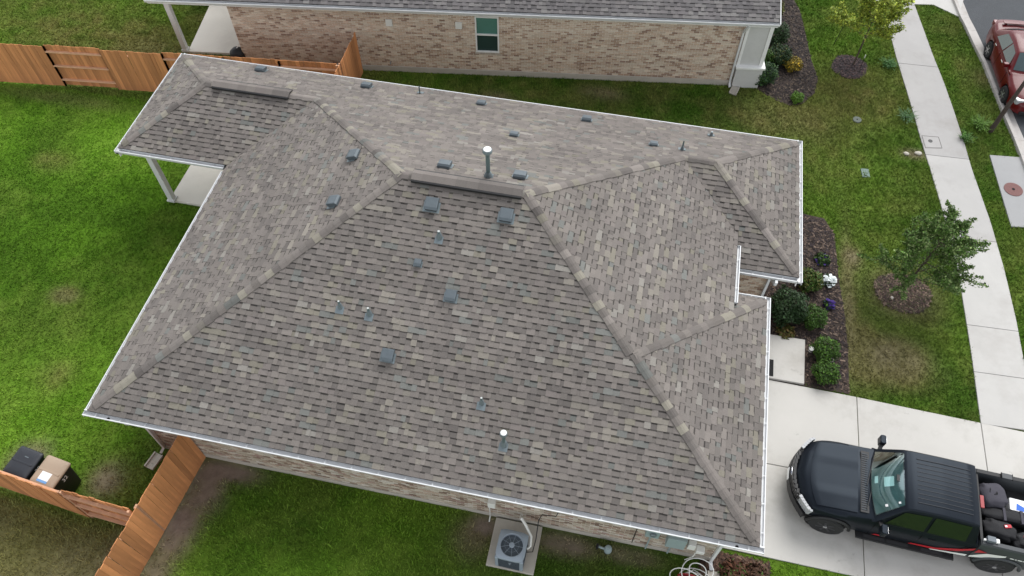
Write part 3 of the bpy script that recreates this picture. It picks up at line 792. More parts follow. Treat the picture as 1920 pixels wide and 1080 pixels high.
# downspouts
def downspout(name, pts, parent=None):
    mb = MB()
    for a, b in zip(pts[:-1], pts[1:]): mb.bar(a, b, .065, .09, None, (0, 1, .01))
    return mb.build(name, M_gutter, parent or house)
downspout('downspout', [(1.05, .06, EZ - .1), (1.05, .09, EZ - .2), (.74, .56, EZ - .62), (.72, .56, .22), (.66, .42, .1)])
downspout('downspout', [(15.18, .06, EZ - .1), (15.18, .10, EZ - .22), (15.14, .53, EZ - .6), (15.14, .53, .2), (15.2, .36, .08)])
downspout('downspout', [(15.88, YE - .06, EZ - .05), (15.88, YE - .04, EZ - .2), (15.86, YEW - .1, EZ - .6), (15.86, YEW - .1, .2)])
# patio
MB().box((-3.13, 8.74, -.1), (.6, 12.0, .10)).build('patio_slab', M_patio, house, bevel=.01)
pp = MB().box((-3.12, 8.68, .16), (-2.94, 8.86, EZ - .24)).build('patio_post', M_trim, house)
MB().box((-3.16, 8.64, .10), (-2.90, 8.90, .16)).build('post_base', M_trim, pp)
MB().box((-3.15, 8.65, EZ - .4), (-2.91, 8.89, EZ - .26)).build('post_cap', M_trim, pp)
MB().box((-3.08, 8.67, EZ - .44), (.6, 8.85, EZ - .25)).build('patio_beam', M_trim, house)
# entry: side wall boxes for meters and lines
eb = MB().box((13.4, .44, 1.25), (13.72, .60, 1.72)).build('meter_box', M_grey, house, bevel=.01)
MB().lathe([(.08, 0), (.08, -.05), (.06, -.07), (0, -.07)], 16, (13.56, .44, 1.55), 1).build('meter_dial', M_flash, eb)
MB().box((13.92, .40, .95), (14.36, .60, 1.55)).build('breaker_panel', M_grey, house, bevel=.01)
MB().tube([(13.56, .54, 1.25), (13.56, .54, .1)], .02).build('conduit', M_grey, house)
MB().tube([(14.1, .54, .95), (14.1, .54, .1)], .02).build('conduit', M_grey, house)
MB().tube([(13.2, .56, 2.0), (13.2, .55, .3)], .012).build('conduit', M_black, house)
db = MB().box((9.60, .46, .95), (9.78, .60, 1.25)).build('disconnect_box', M_pvc, house, bevel=.008)
MB().tube([(9.63, .52, .95), (9.63, .52, .2), (9.63, .4, .1)], .015).build('cable', M_pvc, db)
fb = MB().box((14.44, .46, .9), (14.62, .6, 1.2)).build('fibre_box', M_pvc, house, bevel=.01)

# ---------------------------------------------------------------- neighbouring house (local frame turned a little)
nbh = thing('house', 'neighbouring tan brick house cut off by the top edge of the picture', 'house', NB0, NBR)
nroof = MB().add([(0, .1, EZ + .02), (22.0, .1, EZ + .02), (22.0, 6, EZ + .02 + 5.9 * .5), (0, 6, EZ + .02 + 5.9 * .5)], [(0, 1, 2, 3)]).build('roof', M_deck, nbh)
NB_PAL = [((120, 116, 116), 8), ((113, 110, 110), 6), ((126, 122, 121), 6), ((132, 129, 127), 3), ((107, 104, 104), 3)]
_sp, _sw = SH_PAL, _w
FN = Field()
SH_PAL_old, w_old = SH_PAL, _w
def sh_col(k=1.0):
    c = lin(*NB_PAL[rng.choice(len(NB_PAL))][0], .74 * k); j = 1 + rng.normal(0, .05)
    return tuple(x * j for x in c)
CAM_w = CAM.copy(); rt_w, fw_w, up_w = rt2.copy(), fw.copy(), up2.copy()
NBI = NBM.inverted()
CAM = NBI @ CAM_w; rt2, fw, up2 = [(NBI.to_3x3() @ q) for q in (rt_w, fw_w, up_w)]      # the neighbour's own frame
FN.face((0, 0, EZ + .02), (1, 0, 0), (0, 1, 0), lambda v: 0.0, lambda v: 22.0, .08, 3.4, (), .5)
FN.build(nroof, 300)
MB().add([(0, 3.4, EZ + 1.70), (22, 3.4, EZ + 1.70), (22, 6, EZ + 3.0), (0, 6, EZ + 3.0)], [(0, 1, 2, 3)], lin(118, 114, 113, .7)).build('upper_roof', M_shing, nroof)
WIN = (11.53 - 2.7 + .03, 12.38 - 2.7 + .03, 1.02, 2.55)
bw = brick_wall(nbh, (2.7, .42, 0), (1, 0, 0), (0, -1, 0), 18.35, .22, EZ - .2, BR_NB, 300, WIN, (6.0, 15))
brick_wall(nbh, (2.7 - .001, 6, 0), (0, -1, 0), (-1, 0, 0), 5.4, .22, EZ - .2, BR_NB, 0)
CAM, rt2, fw, up2 = CAM_w, rt_w, fw_w, up_w
MB().box((2.66, .36, -.1), (21.2, .62, .218)).build('foundation', M_found, nbh)
wx0, wx1 = 2.7 + WIN[0], 2.7 + WIN[1]
wn = MB()
for a in ((wx0, .40, WIN[2]), ): pass
wn.box((wx0, .40, WIN[2]), (wx0 + .05, .50, WIN[3])).box((wx1 - .05, .40, WIN[2]), (wx1, .50, WIN[3])).box((wx0 + .051, .40, WIN[2]), (wx1 - .051, .50, WIN[2] + .05)).box((wx0 + .051, .40, WIN[3] - .05), (wx1 - .051, .50, WIN[3]))
win = wn.build('window', M_white, nbh)
zm = (WIN[2] + WIN[3]) / 2
MB().box((wx0 + .052, .405, zm - .03), (wx1 - .052, .48, zm + .03)).build('meeting_rail', M_white, win)
gU = mat('window_glass_upper', lin(105, 160, 150, .55), .12, .08, 1.5, spec=.8)
MB().box((wx0 + .05, .44, zm + .02), (wx1 - .05, .45, WIN[3] - .04)).build('pane', gU, win)
MB().box((wx0 + .05, .45, WIN[2] + .04), (wx1 - .05, .46, zm - .02)).build('pane', mat('window_screen', lin(52, 78, 76, .55), .35, .1, 2, spec=.5), win)
for k in range(5): MB().box((wx0 - .04 + k * .188, .385, WIN[2] - .07), (wx0 - .04 + k * .188 + .178, .50, WIN[2] - .004)).build('sill_brick', mat('sill', lin(196, 186, 172, .7), .9, .1, 9, rand=.1), win)
for x in (8.36, 10.86): 
    vt = MB().box((x, .36, 2.02), (x + .24, .405, 2.3)).build('wall_vent', M_pvc, nbh, bevel=.008)
hb = MB().tube([(8.33, .40, .45), (8.33, .30, .45), (8.33, .26, .40)], .018).build('hose_tap', M_flash, nbh)
# gutter, fascia of the neighbour
g2 = MB().extr([(0, .03), (.004, .03), (.004, -.10), (.08, -.10), (.118, -.03), (.104, -.004), (.104, .004), (.125, .004), (.125, -.035), (.085, -.108), (0, -.108)], None, (0, -1, 0), (0, 0, 1), [(-.02, .125, EZ), (22.02, .125, EZ)])
g2.build('gutter', M_gutter, nbh)
MB().box((0, .127, EZ - .2), (22, .145, EZ + .03)).build('fascia', M_white, nbh)
MB().box((0, .15, EZ - .2), (22, .55, EZ - .185)).build('soffit', M_white, nbh)
MB().bar((22.03, .05, EZ - .05), (22.03, 6, EZ + 2.93), .03, .18).build('rake_board', M_white, nbh)
# front corner: panel, trim boards, stone base
MB().box((21.051, .39, .95), (21.95, .66, EZ - .2)).build('corner_panel', M_fibre, nbh)
MB().box((21.85, .36, .95), (21.98, .388, EZ - .2)).build('corner_board', M_white, nbh)
MB().box((21.045, .36, .95), (21.15, .388, EZ - .2)).build('corner_board', M_white, nbh)
cb = MB().box((21.06, .26, 0), (22.02, 1.1, .86)).build('corner_base', M_fibre, nbh, bevel=.015)
MB().box((21.02, .22, .86), (22.08, 1.14, .95)).build('ledge', M_white, cb, bevel=.012)
downspout('downspout', [(21.02, .06, EZ - .1), (20.99, .1, EZ - .2), (20.97, .37, EZ - .6), (20.97, .36, .15), (20.97, .18, .07)], nbh)
MB().box((21.97, 1.2, 0), (22.0, 6, EZ + .4)).build('wall', M_fibre, nbh)
# porch of the neighbour
MB().box((.3, .9, -.1), (2.66, 4.2, .1)).build('porch_slab', M_patio, nbh, bevel=.01)
for y in (.86, 4.0):
    q = MB().box((.12, y, .1), (.30, y + .18, EZ - .2)).build('porch_post', M_trim, nbh)
    MB().box((.09, y - .03, .1), (.33, y + .21, .2)).build('post_base', M_trim, q)
MB().box((.1, .88, EZ - .4), (2.66, 1.04, EZ - .2)).build('porch_beam', M_trim, nbh)
MB().box((.12, 4.21, EZ - .4), (2.66, 4.35, EZ - .2)).build('porch_beam', M_trim, nbh)
MB().box((.0, 5.9, 0), (2.66, 6.0, EZ)).build('wall', M_fibre, nbh)

# ---------------------------------------------------------------- fences
_bw = .136
board_me = MB().prism([(0, 0), (_bw, 0), (_bw, .018), (0, .018)], 0, 1).mesh('board'); board_me.materials.append(M_cedar)
def fence(name, label, runs, h=1.83):
    """runs: list of (p0, p1, side) ; boards stand on the +n side when side = 1 (n = left of the run), rails on the other"""
    t0 = Vector((*runs[0][0], 0))
    f = thing(name, label, 'fence', t0)
    for p0, p1, side in runs:
        a = Vector((*p0, 0)) - t0; b = Vector((*p1, 0)) - t0; L = (b - a).length; t = (b - a) / L; n = Vector((-t.y, t.x, 0))
        rz_ = math.atan2(t.y, t.x)
        k = max(1, int(L / (_bw + .003))); st_ = L / k
        for i in range(k):
            off = .032 if side > 0 else -.05
            hh = h + rng.normal(0, .008)
            o = inst(board_me, 'board', f, a + t * (i * st_) + n * (off + rng.normal(0, .0015)) + Vector((0, 0, .03 + rng.random() * .02)), (rng.normal(0, .004), rng.normal(0, .003), rz_), ((st_ - .004) / _bw, 1, hh - .04))
        for z in (.32, .95, 1.58):
            MB().bar(a - n * (.010 * side) + Vector((0, 0, z)), b - n * (.010 * side) + Vector((0, 0, z)), .080, .05, None, (0, 0, 1)).build('rail', M_rail, f)
        for q in (a, b):
            c = q
            MB().box((c.x - .028, c.y - .028, 0), (c.x + .028, c.y + .028, h - .04)).build('post', M_rail, f)
    return f
fl = lambda x: 13.25 + (x + 9.5) * .108
seg = [-14.4, -12.0, -9.52, -7.45, -5.2, -3.0, -1.0, 1.05]
runs = []
for i, (x0, x1) in enumerate(zip(seg[:-1], seg[1:])):
    runs.append(((x0, fl(x0)), (x1, fl(x1)), -1 if i % 2 == 1 else 1))
runs = [(a, b, -1 if i in (1, 3) else 1) for i, (a, b, s) in enumerate(runs)]
runs[0] = (runs[0][0], runs[0][1], -1)
fence('cedar_fence', 'orange cedar fence crossing the back yards, its panels facing alternate ways', runs)
fence('cedar_fence', 'short cedar fence closing the gap against the neighbouring brick wall', [((1.10, 16.2), (1.12, 14.5), 1), ((1.12, 14.4), (1.16, 12.1), 1)])
fence('cedar_fence', 'weathered cedar fence running from the house wall to the bottom edge', [((1.80, .56), (1.62, -1.45), 1), ((1.62, -1.5), (1.42, -3.7), 1), ((1.42, -3.75), (1.2, -6), 1)])
fence('cedar_fence', 'cedar fence with bare rails beside the two bins', [((1.50, -1.62), (-.30, -1.52), -1), ((-.34, -1.52), (-2.2, -1.32), 1), ((-2.2, -1.32), (-4.4, -1.1), 1)])

# ---------------------------------------------------------------- bins
def text_mesh(s, size, name, m_, parent, M, ext=.001):
    cu = bpy.data.curves.new(name, 'FONT'); cu.body = s; cu.size = size; cu.extrude = ext; cu.align_x = 'CENTER'; cu.align_y = 'CENTER'
    ob = bpy.data.objects.new('tmp', cu); COL.objects.link(ob)
    dg = bpy.context.evaluated_depsgraph_get()
    me_ = bpy.data.meshes.new_from_object(ob.evaluated_get(dg))
    bpy.data.objects.remove(ob)
    o = bpy.data.objects.new(name, me_); me_.materials.clear(); me_.materials.append(m_)
    o.matrix_local = M
    return link(o, parent)
def bin_(label, x, y, rz_, lidm, bodym, paper):
    b = thing('wheelie_bin', label, 'bin', (x - .11, y, 0), rz_, 'wheelie bins by the fence')
    vs = []; fs = []
    lev = [(.24, .26, .06), (.25, .27, .08), (.315, .34, .95), (.335, .365, .96), (.335, .365, 1.0)]
    n = 0; rings = []
    for hx, hy, z in lev:
        rg = []
        for sx, sy, a0 in ((1, 1, 0), (-1, 1, 90), (-1, -1, 180), (1, -1, 270)):
            for k in range(4):
                t = R_(a0 + 30 * k); rg.append((sx * (hx - .05) + .05 * math.cos(t), sy * (hy - .05) + .05 * math.sin(t), z))
        rings.append(rg)
    nn = 16
    for rg in rings: vs += rg
    fs = [(k * nn + i, k * nn + (i + 1) % nn, (k + 1) * nn + (i + 1) % nn, (k + 1) * nn + i) for k in range(len(lev) - 1) for i in range(nn)] + [tuple(range(nn))[::-1], tuple((len(lev) - 1) * nn + i for i in range(nn))]
    body = MB().add(vs, fs).build('body', bodym, b, smooth=True)
    lid = MB(); vs = []
    for s_, z in ((1.03, 1.003), (1.04, 1.03), (1.0, 1.055), (.86, 1.075), (.5, 1.083)):
        vs += [(px * s_, py * s_, z) for px, py, _ in rings[-1]]
    fs = [(k * nn + i, k * nn + (i + 1) % nn, (k + 1) * nn + (i + 1) % nn, (k + 1) * nn + i) for k in range(4) for i in range(nn)] + [tuple(range(nn))[::-1], tuple(4 * nn + i for i in range(nn))]
    l = lid.add(vs, fs).build('lid', lidm, b, smooth=True)
    MB().box((-.30, -.03, 1.068), (.30, .02, 1.088)).build('rib', lidm, l, bevel=.008)
    MB().tube([(-.25, -.40, .98), (.25, -.40, .98)], .016).build('handle', bodym, b)
    MB().tube([(-.25, -.33, .96), (-.25, -.40, .98)], .014).build('handle_arm', bodym, b); MB().tube([(.25, -.33, .96), (.25, -.40, .98)], .014).build('handle_arm', bodym, b)
    for sx in (-1, 1): MB().lathe([(.12, -.025), (.125, 0), (.12, .025)], 18, (sx * .31, -.24, .125), 0).build('wheel', M_black, b)
    Mx = Matrix.Translation((.331, .02, .84)) @ Matrix.Rotation(math.pi / 2, 4, 'Z') @ Matrix.Rotation(R_(86), 4, 'X')
    text_mesh('32', .17, 'number', M_white, b, Mx)
    return b, l
b1, l1 = bin_('black wheelie bin with a dark lid beside the fence', -2.0, -.84, R_(-8), mat('dark_lid', lin(48, 52, 60, .6), .5, .08, 5), mat('bin_black', (.012, .013, .015), .5, .1, 6), False)
b2, l2 = bin_('black wheelie bin with a tan lid and paper label beside the fence', -1.2, -.93, R_(-8), mat('tan_lid', lin(190, 168, 145, .62), .6, .06, 5), MATS['bin_black'], True)
MB().box((-.03, .14, 1.0), (.08, .16, 1.09)).build('grip', M_flash, l1)
MB().box((-.16, -.24, 1.0795), (.13, -.03, 1.0845), None, Matrix.Rotation(R_(0), 4, 'Z')).build('label_sheet', M_white, l2)
MB().box((-.16, -.30, 1.0775), (.13, -.242, 1.0835)).build('label_band', mat('blue_print', lin(120, 170, 225, .7), .5, .05), l2)

def splash(label, x, y, rz_):
    o = thing('splash_block', label, 'splash block', (x, y, 0), rz_)
    MB().box((-.14, -.22, -.01), (.14, .22, .05)).build('slab', M_found, o, bevel=.01)
    for sx in (-1, 1): MB().box((sx * .12 - .02, -.22, .051), (sx * .12 + .02, .22, .09)).build('rim', M_found, o)
splash('concrete splash block under the downspout beside the cedar fence', .55, .18, R_(-12))
splash('concrete splash block at the corner of the neighbouring house', 14.93, 18.0, R_(-15))
splash('white splash block beside the coiled hose', 15.28, .12, R_(8))

# ---------------------------------------------------------------- air conditioner
cp = thing('condenser_pad', 'square concrete pad under the air conditioner', 'pad')
MB().box((9.78, -.655, -.02), (10.97, .55, .09)).build('slab', M_found, cp, bevel=.012)
ac = thing('air_conditioner', 'grey air conditioner unit with a round fan on a concrete pad', 'air conditioner', (10.36, -.28, .09), R_(-1))
hx, hy = .35, .36
MB().rbox((-hx + .02, -hy + .02, .0), (hx - .02, hy - .02, .68), .09).build('core', M_acgr, ac)
lv = MB()
for k in range(17): lv.rbox((-hx + .006, -hy + .006, .04 + k * .038), (hx - .006, hy - .006, .04 + k * .038 + .016), .10)
lv.build('louvre', M_acgr, ac)
for sx in (-1, 1):
    for sy in (-1, 1): MB().box((sx * (hx - .05) - .05, sy * (hy - .05) - .05, .01), (sx * (hx - .05) + .045, sy * (hy - .05) + .045, .69)).build('corner_post', M_acm, ac, bevel=.03)
tp = MB(); N = 40; ro, ri = .0, .265
outer = []
for k in range(N):
    t = 2 * math.pi * k / N; c, s_ = math.cos(t), math.sin(t)
    e = 6.0; rr = (abs(c / hx) ** e + abs(s_ / hy) ** e) ** (-1 / e); outer.append((c * rr, s_ * rr))
vs = [(x, y, .66) for x, y in outer] + [(x, y, .735) for x, y in outer] + [(x * .96, y * .96, .75) for x, y in outer] + [(ri * 1.06 * math.cos(2 * math.pi * k / N), ri * 1.06 * math.sin(2 * math.pi * k / N), .765) for k in range(N)] + [(ri * math.cos(2 * math.pi * k / N), ri * math.sin(2 * math.pi * k / N), .755) for k in range(N)] + [(ri * math.cos(2 * math.pi * k / N), ri * math.sin(2 * math.pi * k / N), .6) for k in range(N)]
fs = [(j * N + k, j * N + (k + 1) % N, (j + 1) * N + (k + 1) % N, (j + 1) * N + k) for j in range(5) for k in range(N)]
top = tp.add(vs, fs).build('top_cover', M_acm, ac, smooth=True)
MB().lathe([(ri - .004, .50), (ri - .004, .505), (0, .505)], 32).build('fan_well', mat('fan_well', (.03, .035, .04), .7, .1, 9), ac)
gd_ = MB()
for k in range(9): gd_.bar((.05 * math.cos(2 * math.pi * k / 9), .05 * math.sin(2 * math.pi * k / 9), .765), (ri * math.cos(2 * math.pi * k / 9), ri * math.sin(2 * math.pi * k / 9), .765), .006, .006)
for rr in (.17,): gd_.tube([(rr * math.cos(t), rr * math.sin(t), .768) for t in np.linspace(0, 2 * math.pi, 33)], .0016, 4)
gg = gd_.build('guard', M_acm, top)
MB().lathe([(.0, .76), (.062, .762), (.068, .77), (.06, .785), (0, .79)], 20).build('hub_cap', M_acm, top, smooth=True)
for k in range(3):
    a = R_(120 * k - 32); M = Matrix.Rotation(a, 4, 'Z') @ Matrix.Rotation(R_(22), 4, 'X')
    MB().add([M @ Vector(q) for q in ((.05, -.05, .58), (.24, -.12, .58), (.25, .08, .58), (.05, .05, .58), (.05, -.05, .585), (.24, -.12, .585), (.25, .08, .585), (.05, .05, .585))], [(3, 2, 1, 0), (4, 5, 6, 7), (0, 1, 5, 4), (1, 2, 6, 5), (2, 3, 7, 6), (3, 0, 4, 7)]).build('fan_blade', M_flash, ac)
MB().tube([(.36, .1, .42), (.42, .15, .5), (.40, .34, .62), (.22, .55, .75), (.10, .66, .8), (.06, .72, .6), (.05, .84, .5)], .035, 10).build('refrigerant_line', M_pvc, ac, smooth=True)
MB().tube([(.36, .02, .40), (.50, .05, .42), (.52, .35, .5), (.50, .72, .75), (.56, .82, .95), (.9, .84, .98), (.95, .86, 1.3)], .012, 8).build('power_cable', M_black, ac)

# ---------------------------------------------------------------- hose, reel, tap
tap = thing('garden_tap', 'pale blue grey outdoor valve standing in the grass by the wall', 'valve', (12.66, .32, 0))
MB().lathe([(.09, 0), (.10, .06), (.09, .2), (.06, .26), (0, .27)], 14).build('valve_body', M_grey, tap, smooth=True)
MB().tube([(-.02, 0, .1), (-.16, .0, .14), (-.26, .03, .12)], .03).build('outlet', M_grey, tap, smooth=True)
MB().box((-.30, -.03, .05), (-.24, .06, .22)).build('handle', M_black, tap)
hr = thing('hose_reel', 'red hose reel half hidden under loops of white hose', 'hose reel', (14.62, -.12, 0))
M_red = mat('red_plastic', lin(165, 40, 45, .7), .5, .06, 5)
for y in (-.13, .13): MB().lathe([(.24, -.012), (.25, 0), (.24, .012)], 24, (0, y, .28), 1).build('flange', M_red, hr, smooth=True)
MB().lathe([(.12, -.12), (.12, .12)], 18, (0, 0, .28), 1).build('drum', M_black, hr)
MB().box((-.22, -.16, 0), (.22, .16, .04)).build('base', M_red, hr, bevel=.01)
ho = []
for k in range(130):
    t = k / 129; a = t * 2 * math.pi * 5.2
    r = .30 + .10 * math.sin(a * .37 + 1) + .06 * math.sin(a * 1.7)
    ho.append((14.72 + .10 * math.sin(a * .31) + r * 1.15 * math.cos(a), .0 + .10 * math.cos(a * .23) + r * .75 * math.sin(a), .36 + .20 * math.sin(a * .5 + .6) - .05 * math.cos(a)))
ho += [(14.3, -.15, .25), (14.15, -.35, .06), (14.2, -.6, .03), (14.45, -.85, .03)]
hs_ = thing('garden_hose', 'white garden hose in loose loops near the house corner', 'hose')
MB().tube(ho, .0125, 7).build('coil', M_pvc, hs_, smooth=True)
hh = MB().box((14.66, .42, .82), (14.86, .60, .98)).build('hose_hanger', M_pvc, house, bevel=.02)
MB().tube([(14.66, .42, .9), (14.62, .36, .75), (14.5, .38, .35)], .012).build('lead_hose', M_pvc, hs_)
dm = thing('door_mat', 'black door mat on the entry slab beside the gutter', 'mat')
MB().box((15.85, 6.08, .101), (16.56, 6.62, .115)).build('pile', mat('mat_fibre', (.015, .015, .016), .95, .2, 60, .5, 200), dm)

# ---------------------------------------------------------------- planting
def leaf_mesh(pts, nrm, size, cols, name='leaf', elong=1.8):
    """small bent leaves at pts facing nrm"""
    N = len(pts)
    t = rng.normal(size=(N, 3)); t -= (t * nrm).sum(1, keepdims=True) * nrm; t /= np.linalg.norm(t, axis=1, keepdims=True)
    b = np.cross(nrm, t)
    s = (size * rng.uniform(.6, 1.35, N))[:, None]
    v = np.zeros((N, 4, 3))
    v[:, 0] = pts - t * s * elong * .5
    v[:, 1] = pts + b * s * .5 + nrm * s * .12
    v[:, 2] = pts + t * s * elong * .5 - nrm * s * .1
    v[:, 3] = pts - b * s * .5 + nrm * s * .12
    me_ = bpy.data.meshes.new(name)
    me_.vertices.add(N * 4); me_.vertices.foreach_set('co', v.astype(np.float32).ravel())
    me_.loops.add(N * 4); me_.loops.foreach_set('vertex_index', np.arange(N * 4, dtype=np.int32))
    me_.polygons.add(N); me_.polygons.foreach_set('loop_start', np.arange(0, N * 4, 4, dtype=np.int32))
    me_.update(calc_edges=True)
    at_ = me_.attributes.new('col', 'FLOAT_COLOR', 'FACE')
    at_.data.foreach_set('color', np.concatenate([cols, np.ones((N, 1))], 1).astype(np.float32).ravel())
    me_.materials.append(M_leaf)
    return me_
def cloud(n, c, r, squash=1.0, shell=.55):
    d = rng.normal(size=(n, 3)); d /= np.linalg.norm(d, axis=1, keepdims=True)
    rad = (shell + (1 - shell) * rng.random(n) ** .6)
    lump = 1 + .16 * np.sin(d[:, 0] * 5 + c[0] * 7) * np.cos(d[:, 1] * 4.3 + c[1] * 3) + .1 * np.sin(d[:, 2] * 7 + d[:, 0] * 6)
    p = d * (rad * lump)[:, None] * np.array([r, r, r * squash]) + np.array(c)
    nn = d * .8 + rng.normal(0, .55, (n, 3)) + np.array([0, 0, .35]); nn /= np.linalg.norm(nn, axis=1, keepdims=True)
    return p, nn
def colours(n, c, v=.25, c2=None, f2=0):
    k = np.array(c)[None] * np.exp(rng.normal(0, v, n))[:, None]
    if c2 is not None:
        m_ = rng.random(n) < f2; k[m_] = np.array(c2) * np.exp(rng.normal(0, v, m_.sum()))[:, None]
    return k
def shrub(label, x, y, r, h, col, n=1800, size=.04, c2=None, f2=0, name='shrub', cat='shrub', z=0, elong=1.7):
    s = thing(name, label, cat, (x, y, z))
    p, nn = cloud(n, (0, 0, h * .52), r, h * .52 / r)
    p[:, 2] = np.maximum(p[:, 2], .02)
    link(bpy.data.objects.new('foliage', leaf_mesh(p, nn, size, colours(n, col, .28, c2, f2), 'foliage', elong)), s)
    st_ = MB()
    for k in range(7):
        a = 2 * math.pi * k / 7; st_.tube([(0, 0, -.02), (r * .3 * math.cos(a), r * .3 * math.sin(a), h * .4), (r * .6 * math.cos(a), r * .6 * math.sin(a), h * .8)], [.012, .008, .004], 5)
    st_.build('stem', M_bark, s)
    return s
gD, gM, gL, gO = lin(38, 62, 28, .8), lin(58, 88, 26, .8), lin(84, 120, 36, .8), lin(88, 92, 40, .8)
# beside the entry
shrub('large dark green shrub growing in the corner under the gutter', 16.85, 8.30, .58, .95, gD, 3600, .05)
shrub('round mid green shrub touching the large dark shrub', 17.66, 8.20, .38, .62, gM, 2400, .035)
shrub('olive green shrub between the house corner and the white flowers', 17.55, 9.55, .40, .55, gM, 1900, .045, gO, .4)
shrub('round green shrub just beside the garden lantern', 17.98, 7.15, .40, .6, gM, 2400, .035, gL, .15)
shrub('round green shrub nearest the driveway slabs', 17.98, 6.42, .38, .55, gM, 2300, .035, gL, .2)
shrub('thin yellowish plant at the edge of the entry slab', 16.9, 7.68, .28, .2, gO, 500, .05, lin(110, 90, 50, .7), .4, 'plant', 'plant')
def flowers(label, x, y, r, h, col, n, size):
    f = thing('flower_clump', label, 'flowers', (x, y, 0))
    p, nn = cloud(500, (0, 0, h * .4), r * .95, .6); p[:, 2] = np.maximum(p[:, 2], .01)
    link(bpy.data.objects.new('foliage', leaf_mesh(p, nn, .045, colours(500, gD, .3, gM, .4), 'foliage')), f)
    d = rng.normal(size=(n, 3)); d[:, 2] = np.abs(d[:, 2]) + .4; d /= np.linalg.norm(d, axis=1, keepdims=True)
    p = d * r * rng.uniform(.75, 1.1, n)[:, None]; p[:, 2] = p[:, 2] * h / r
    pts = np.repeat(p, 5, 0); k = np.tile(np.arange(5), n) * 2 * np.pi / 5
    pts = pts + np.stack([np.cos(k), np.sin(k), 0 * k], -1) * size * .55
    nn = np.repeat(d, 5, 0) * .5 + np.array([0, 0, .8]); nn /= np.linalg.norm(nn, axis=1, keepdims=True)
    link(bpy.data.objects.new('petals', leaf_mesh(pts, nn, size, colours(5 * n, col, .12), 'petals', 1.2)), f)
flowers('white flower clump at the lawn edge of the bed', 18.16, 9.78, .21, .30, lin(225, 232, 232, .9), 70, .055)
flowers('bright purple flower clump beside the round shrub', 18.16, 8.92, .17, .24, lin(62, 30, 130, .7), 45, .045)
flowers('sparse purple flowers near the far end of the bed', 18.0, 10.62, .26, .16, lin(70, 45, 130, .6), 22, .04)
# neighbour's bed
shrub('dark round shrub beside the neighbouring house under its roof edge', 16.3, 21.15, .52, .8, gD, 2600, .045)
shrub('dark round shrub in the middle of the neighbouring bed', 16.45, 19.95, .48, .7, gD, 2300, .045, gO, .1)
shrub('small green shrub against the white corner ledge', 15.92, 19.75, .38, .6, gM, 1700, .04)
shrub('yellow flowering shrub in the neighbouring bed', 17.0, 19.72, .36, .45, lin(120, 105, 30, .8), 1300, .045, lin(205, 165, 50, .9), .12)
shrub('full dark shrub at the foot of the white corner', 15.92, 18.75, .50, .75, lin(36, 66, 30, .8), 2800, .042, gM, .2)
shrub('little bright green shrub alone on dark mulch', 17.18, 17.92, .24, .32, gL, 1000, .035)
shrub('olive plant near the top edge beside the roof rake', 16.25, 22.9, .38, .6, gO, 1100, .05)
# near corner bed
shrub('reddish brown dried plant beside the house corner', 15.75, .35, .36, .35, lin(96, 62, 44, .7), 1100, .05, gM, .2, 'plant', 'plant', elong=2.6)
shrub('dry brown tuft at the corner of the driveway', 16.25, .45, .28, .25, lin(92, 66, 50, .7), 700, .05, gM, .1, 'plant', 'plant', elong=2.6)
# weeds and tall tufts
def tuft(label, x, y, r, h, n, col):
    f = thing('grass_tuft', label, 'grass tuft', (x, y, 0))
    mb = MB()
    for k in range(n):
        a = rng.uniform(0, 2 * math.pi); l = rng.uniform(.4, 1) * r; hh_ = rng.uniform(.5, 1) * h; w_ = .009
        c = tuple(np.array(col) * math.exp(rng.normal(0, .3)))
        ox, oy = rng.normal(0, r * .25), rng.normal(0, r * .25); dx, dy = math.cos(a), math.sin(a)
        mb.add([(ox - dy * w_, oy + dx * w_, 0), (ox + dy * w_, oy - dx * w_, 0), (ox + dx * l * .5 + dy * w_, oy + dy * l * .5 - dx * w_, hh_ * .8), (ox + dx * l * .5 - dy * w_, oy + dy * l * .5 + dx * w_, hh_ * .8), (ox + dx * l, oy + dy * l, hh_)], [(0, 1, 2, 3), (3, 2, 4)], c)
    mb.build('blades', M_leaf, f)
tuft('tall pale grass tuft at the foot of the street tree', 23.55, 17.85, .42, .30, 160, gL)
tuft('bluish weed tuft at the pavement edge of the lawn', 21.05, 17.8, .4, .22, 110, lin(70, 105, 60, .8))
tuft('grass tuft hanging over the inner pavement edge near the square lid', 22.98, 17.1, .32, .26, 90, lin(70, 110, 40, .8))
tuft('small weed beside the yellow tree and the pavement', 20.6, 20.6, .38, .25, 110, lin(60, 105, 45, .8))

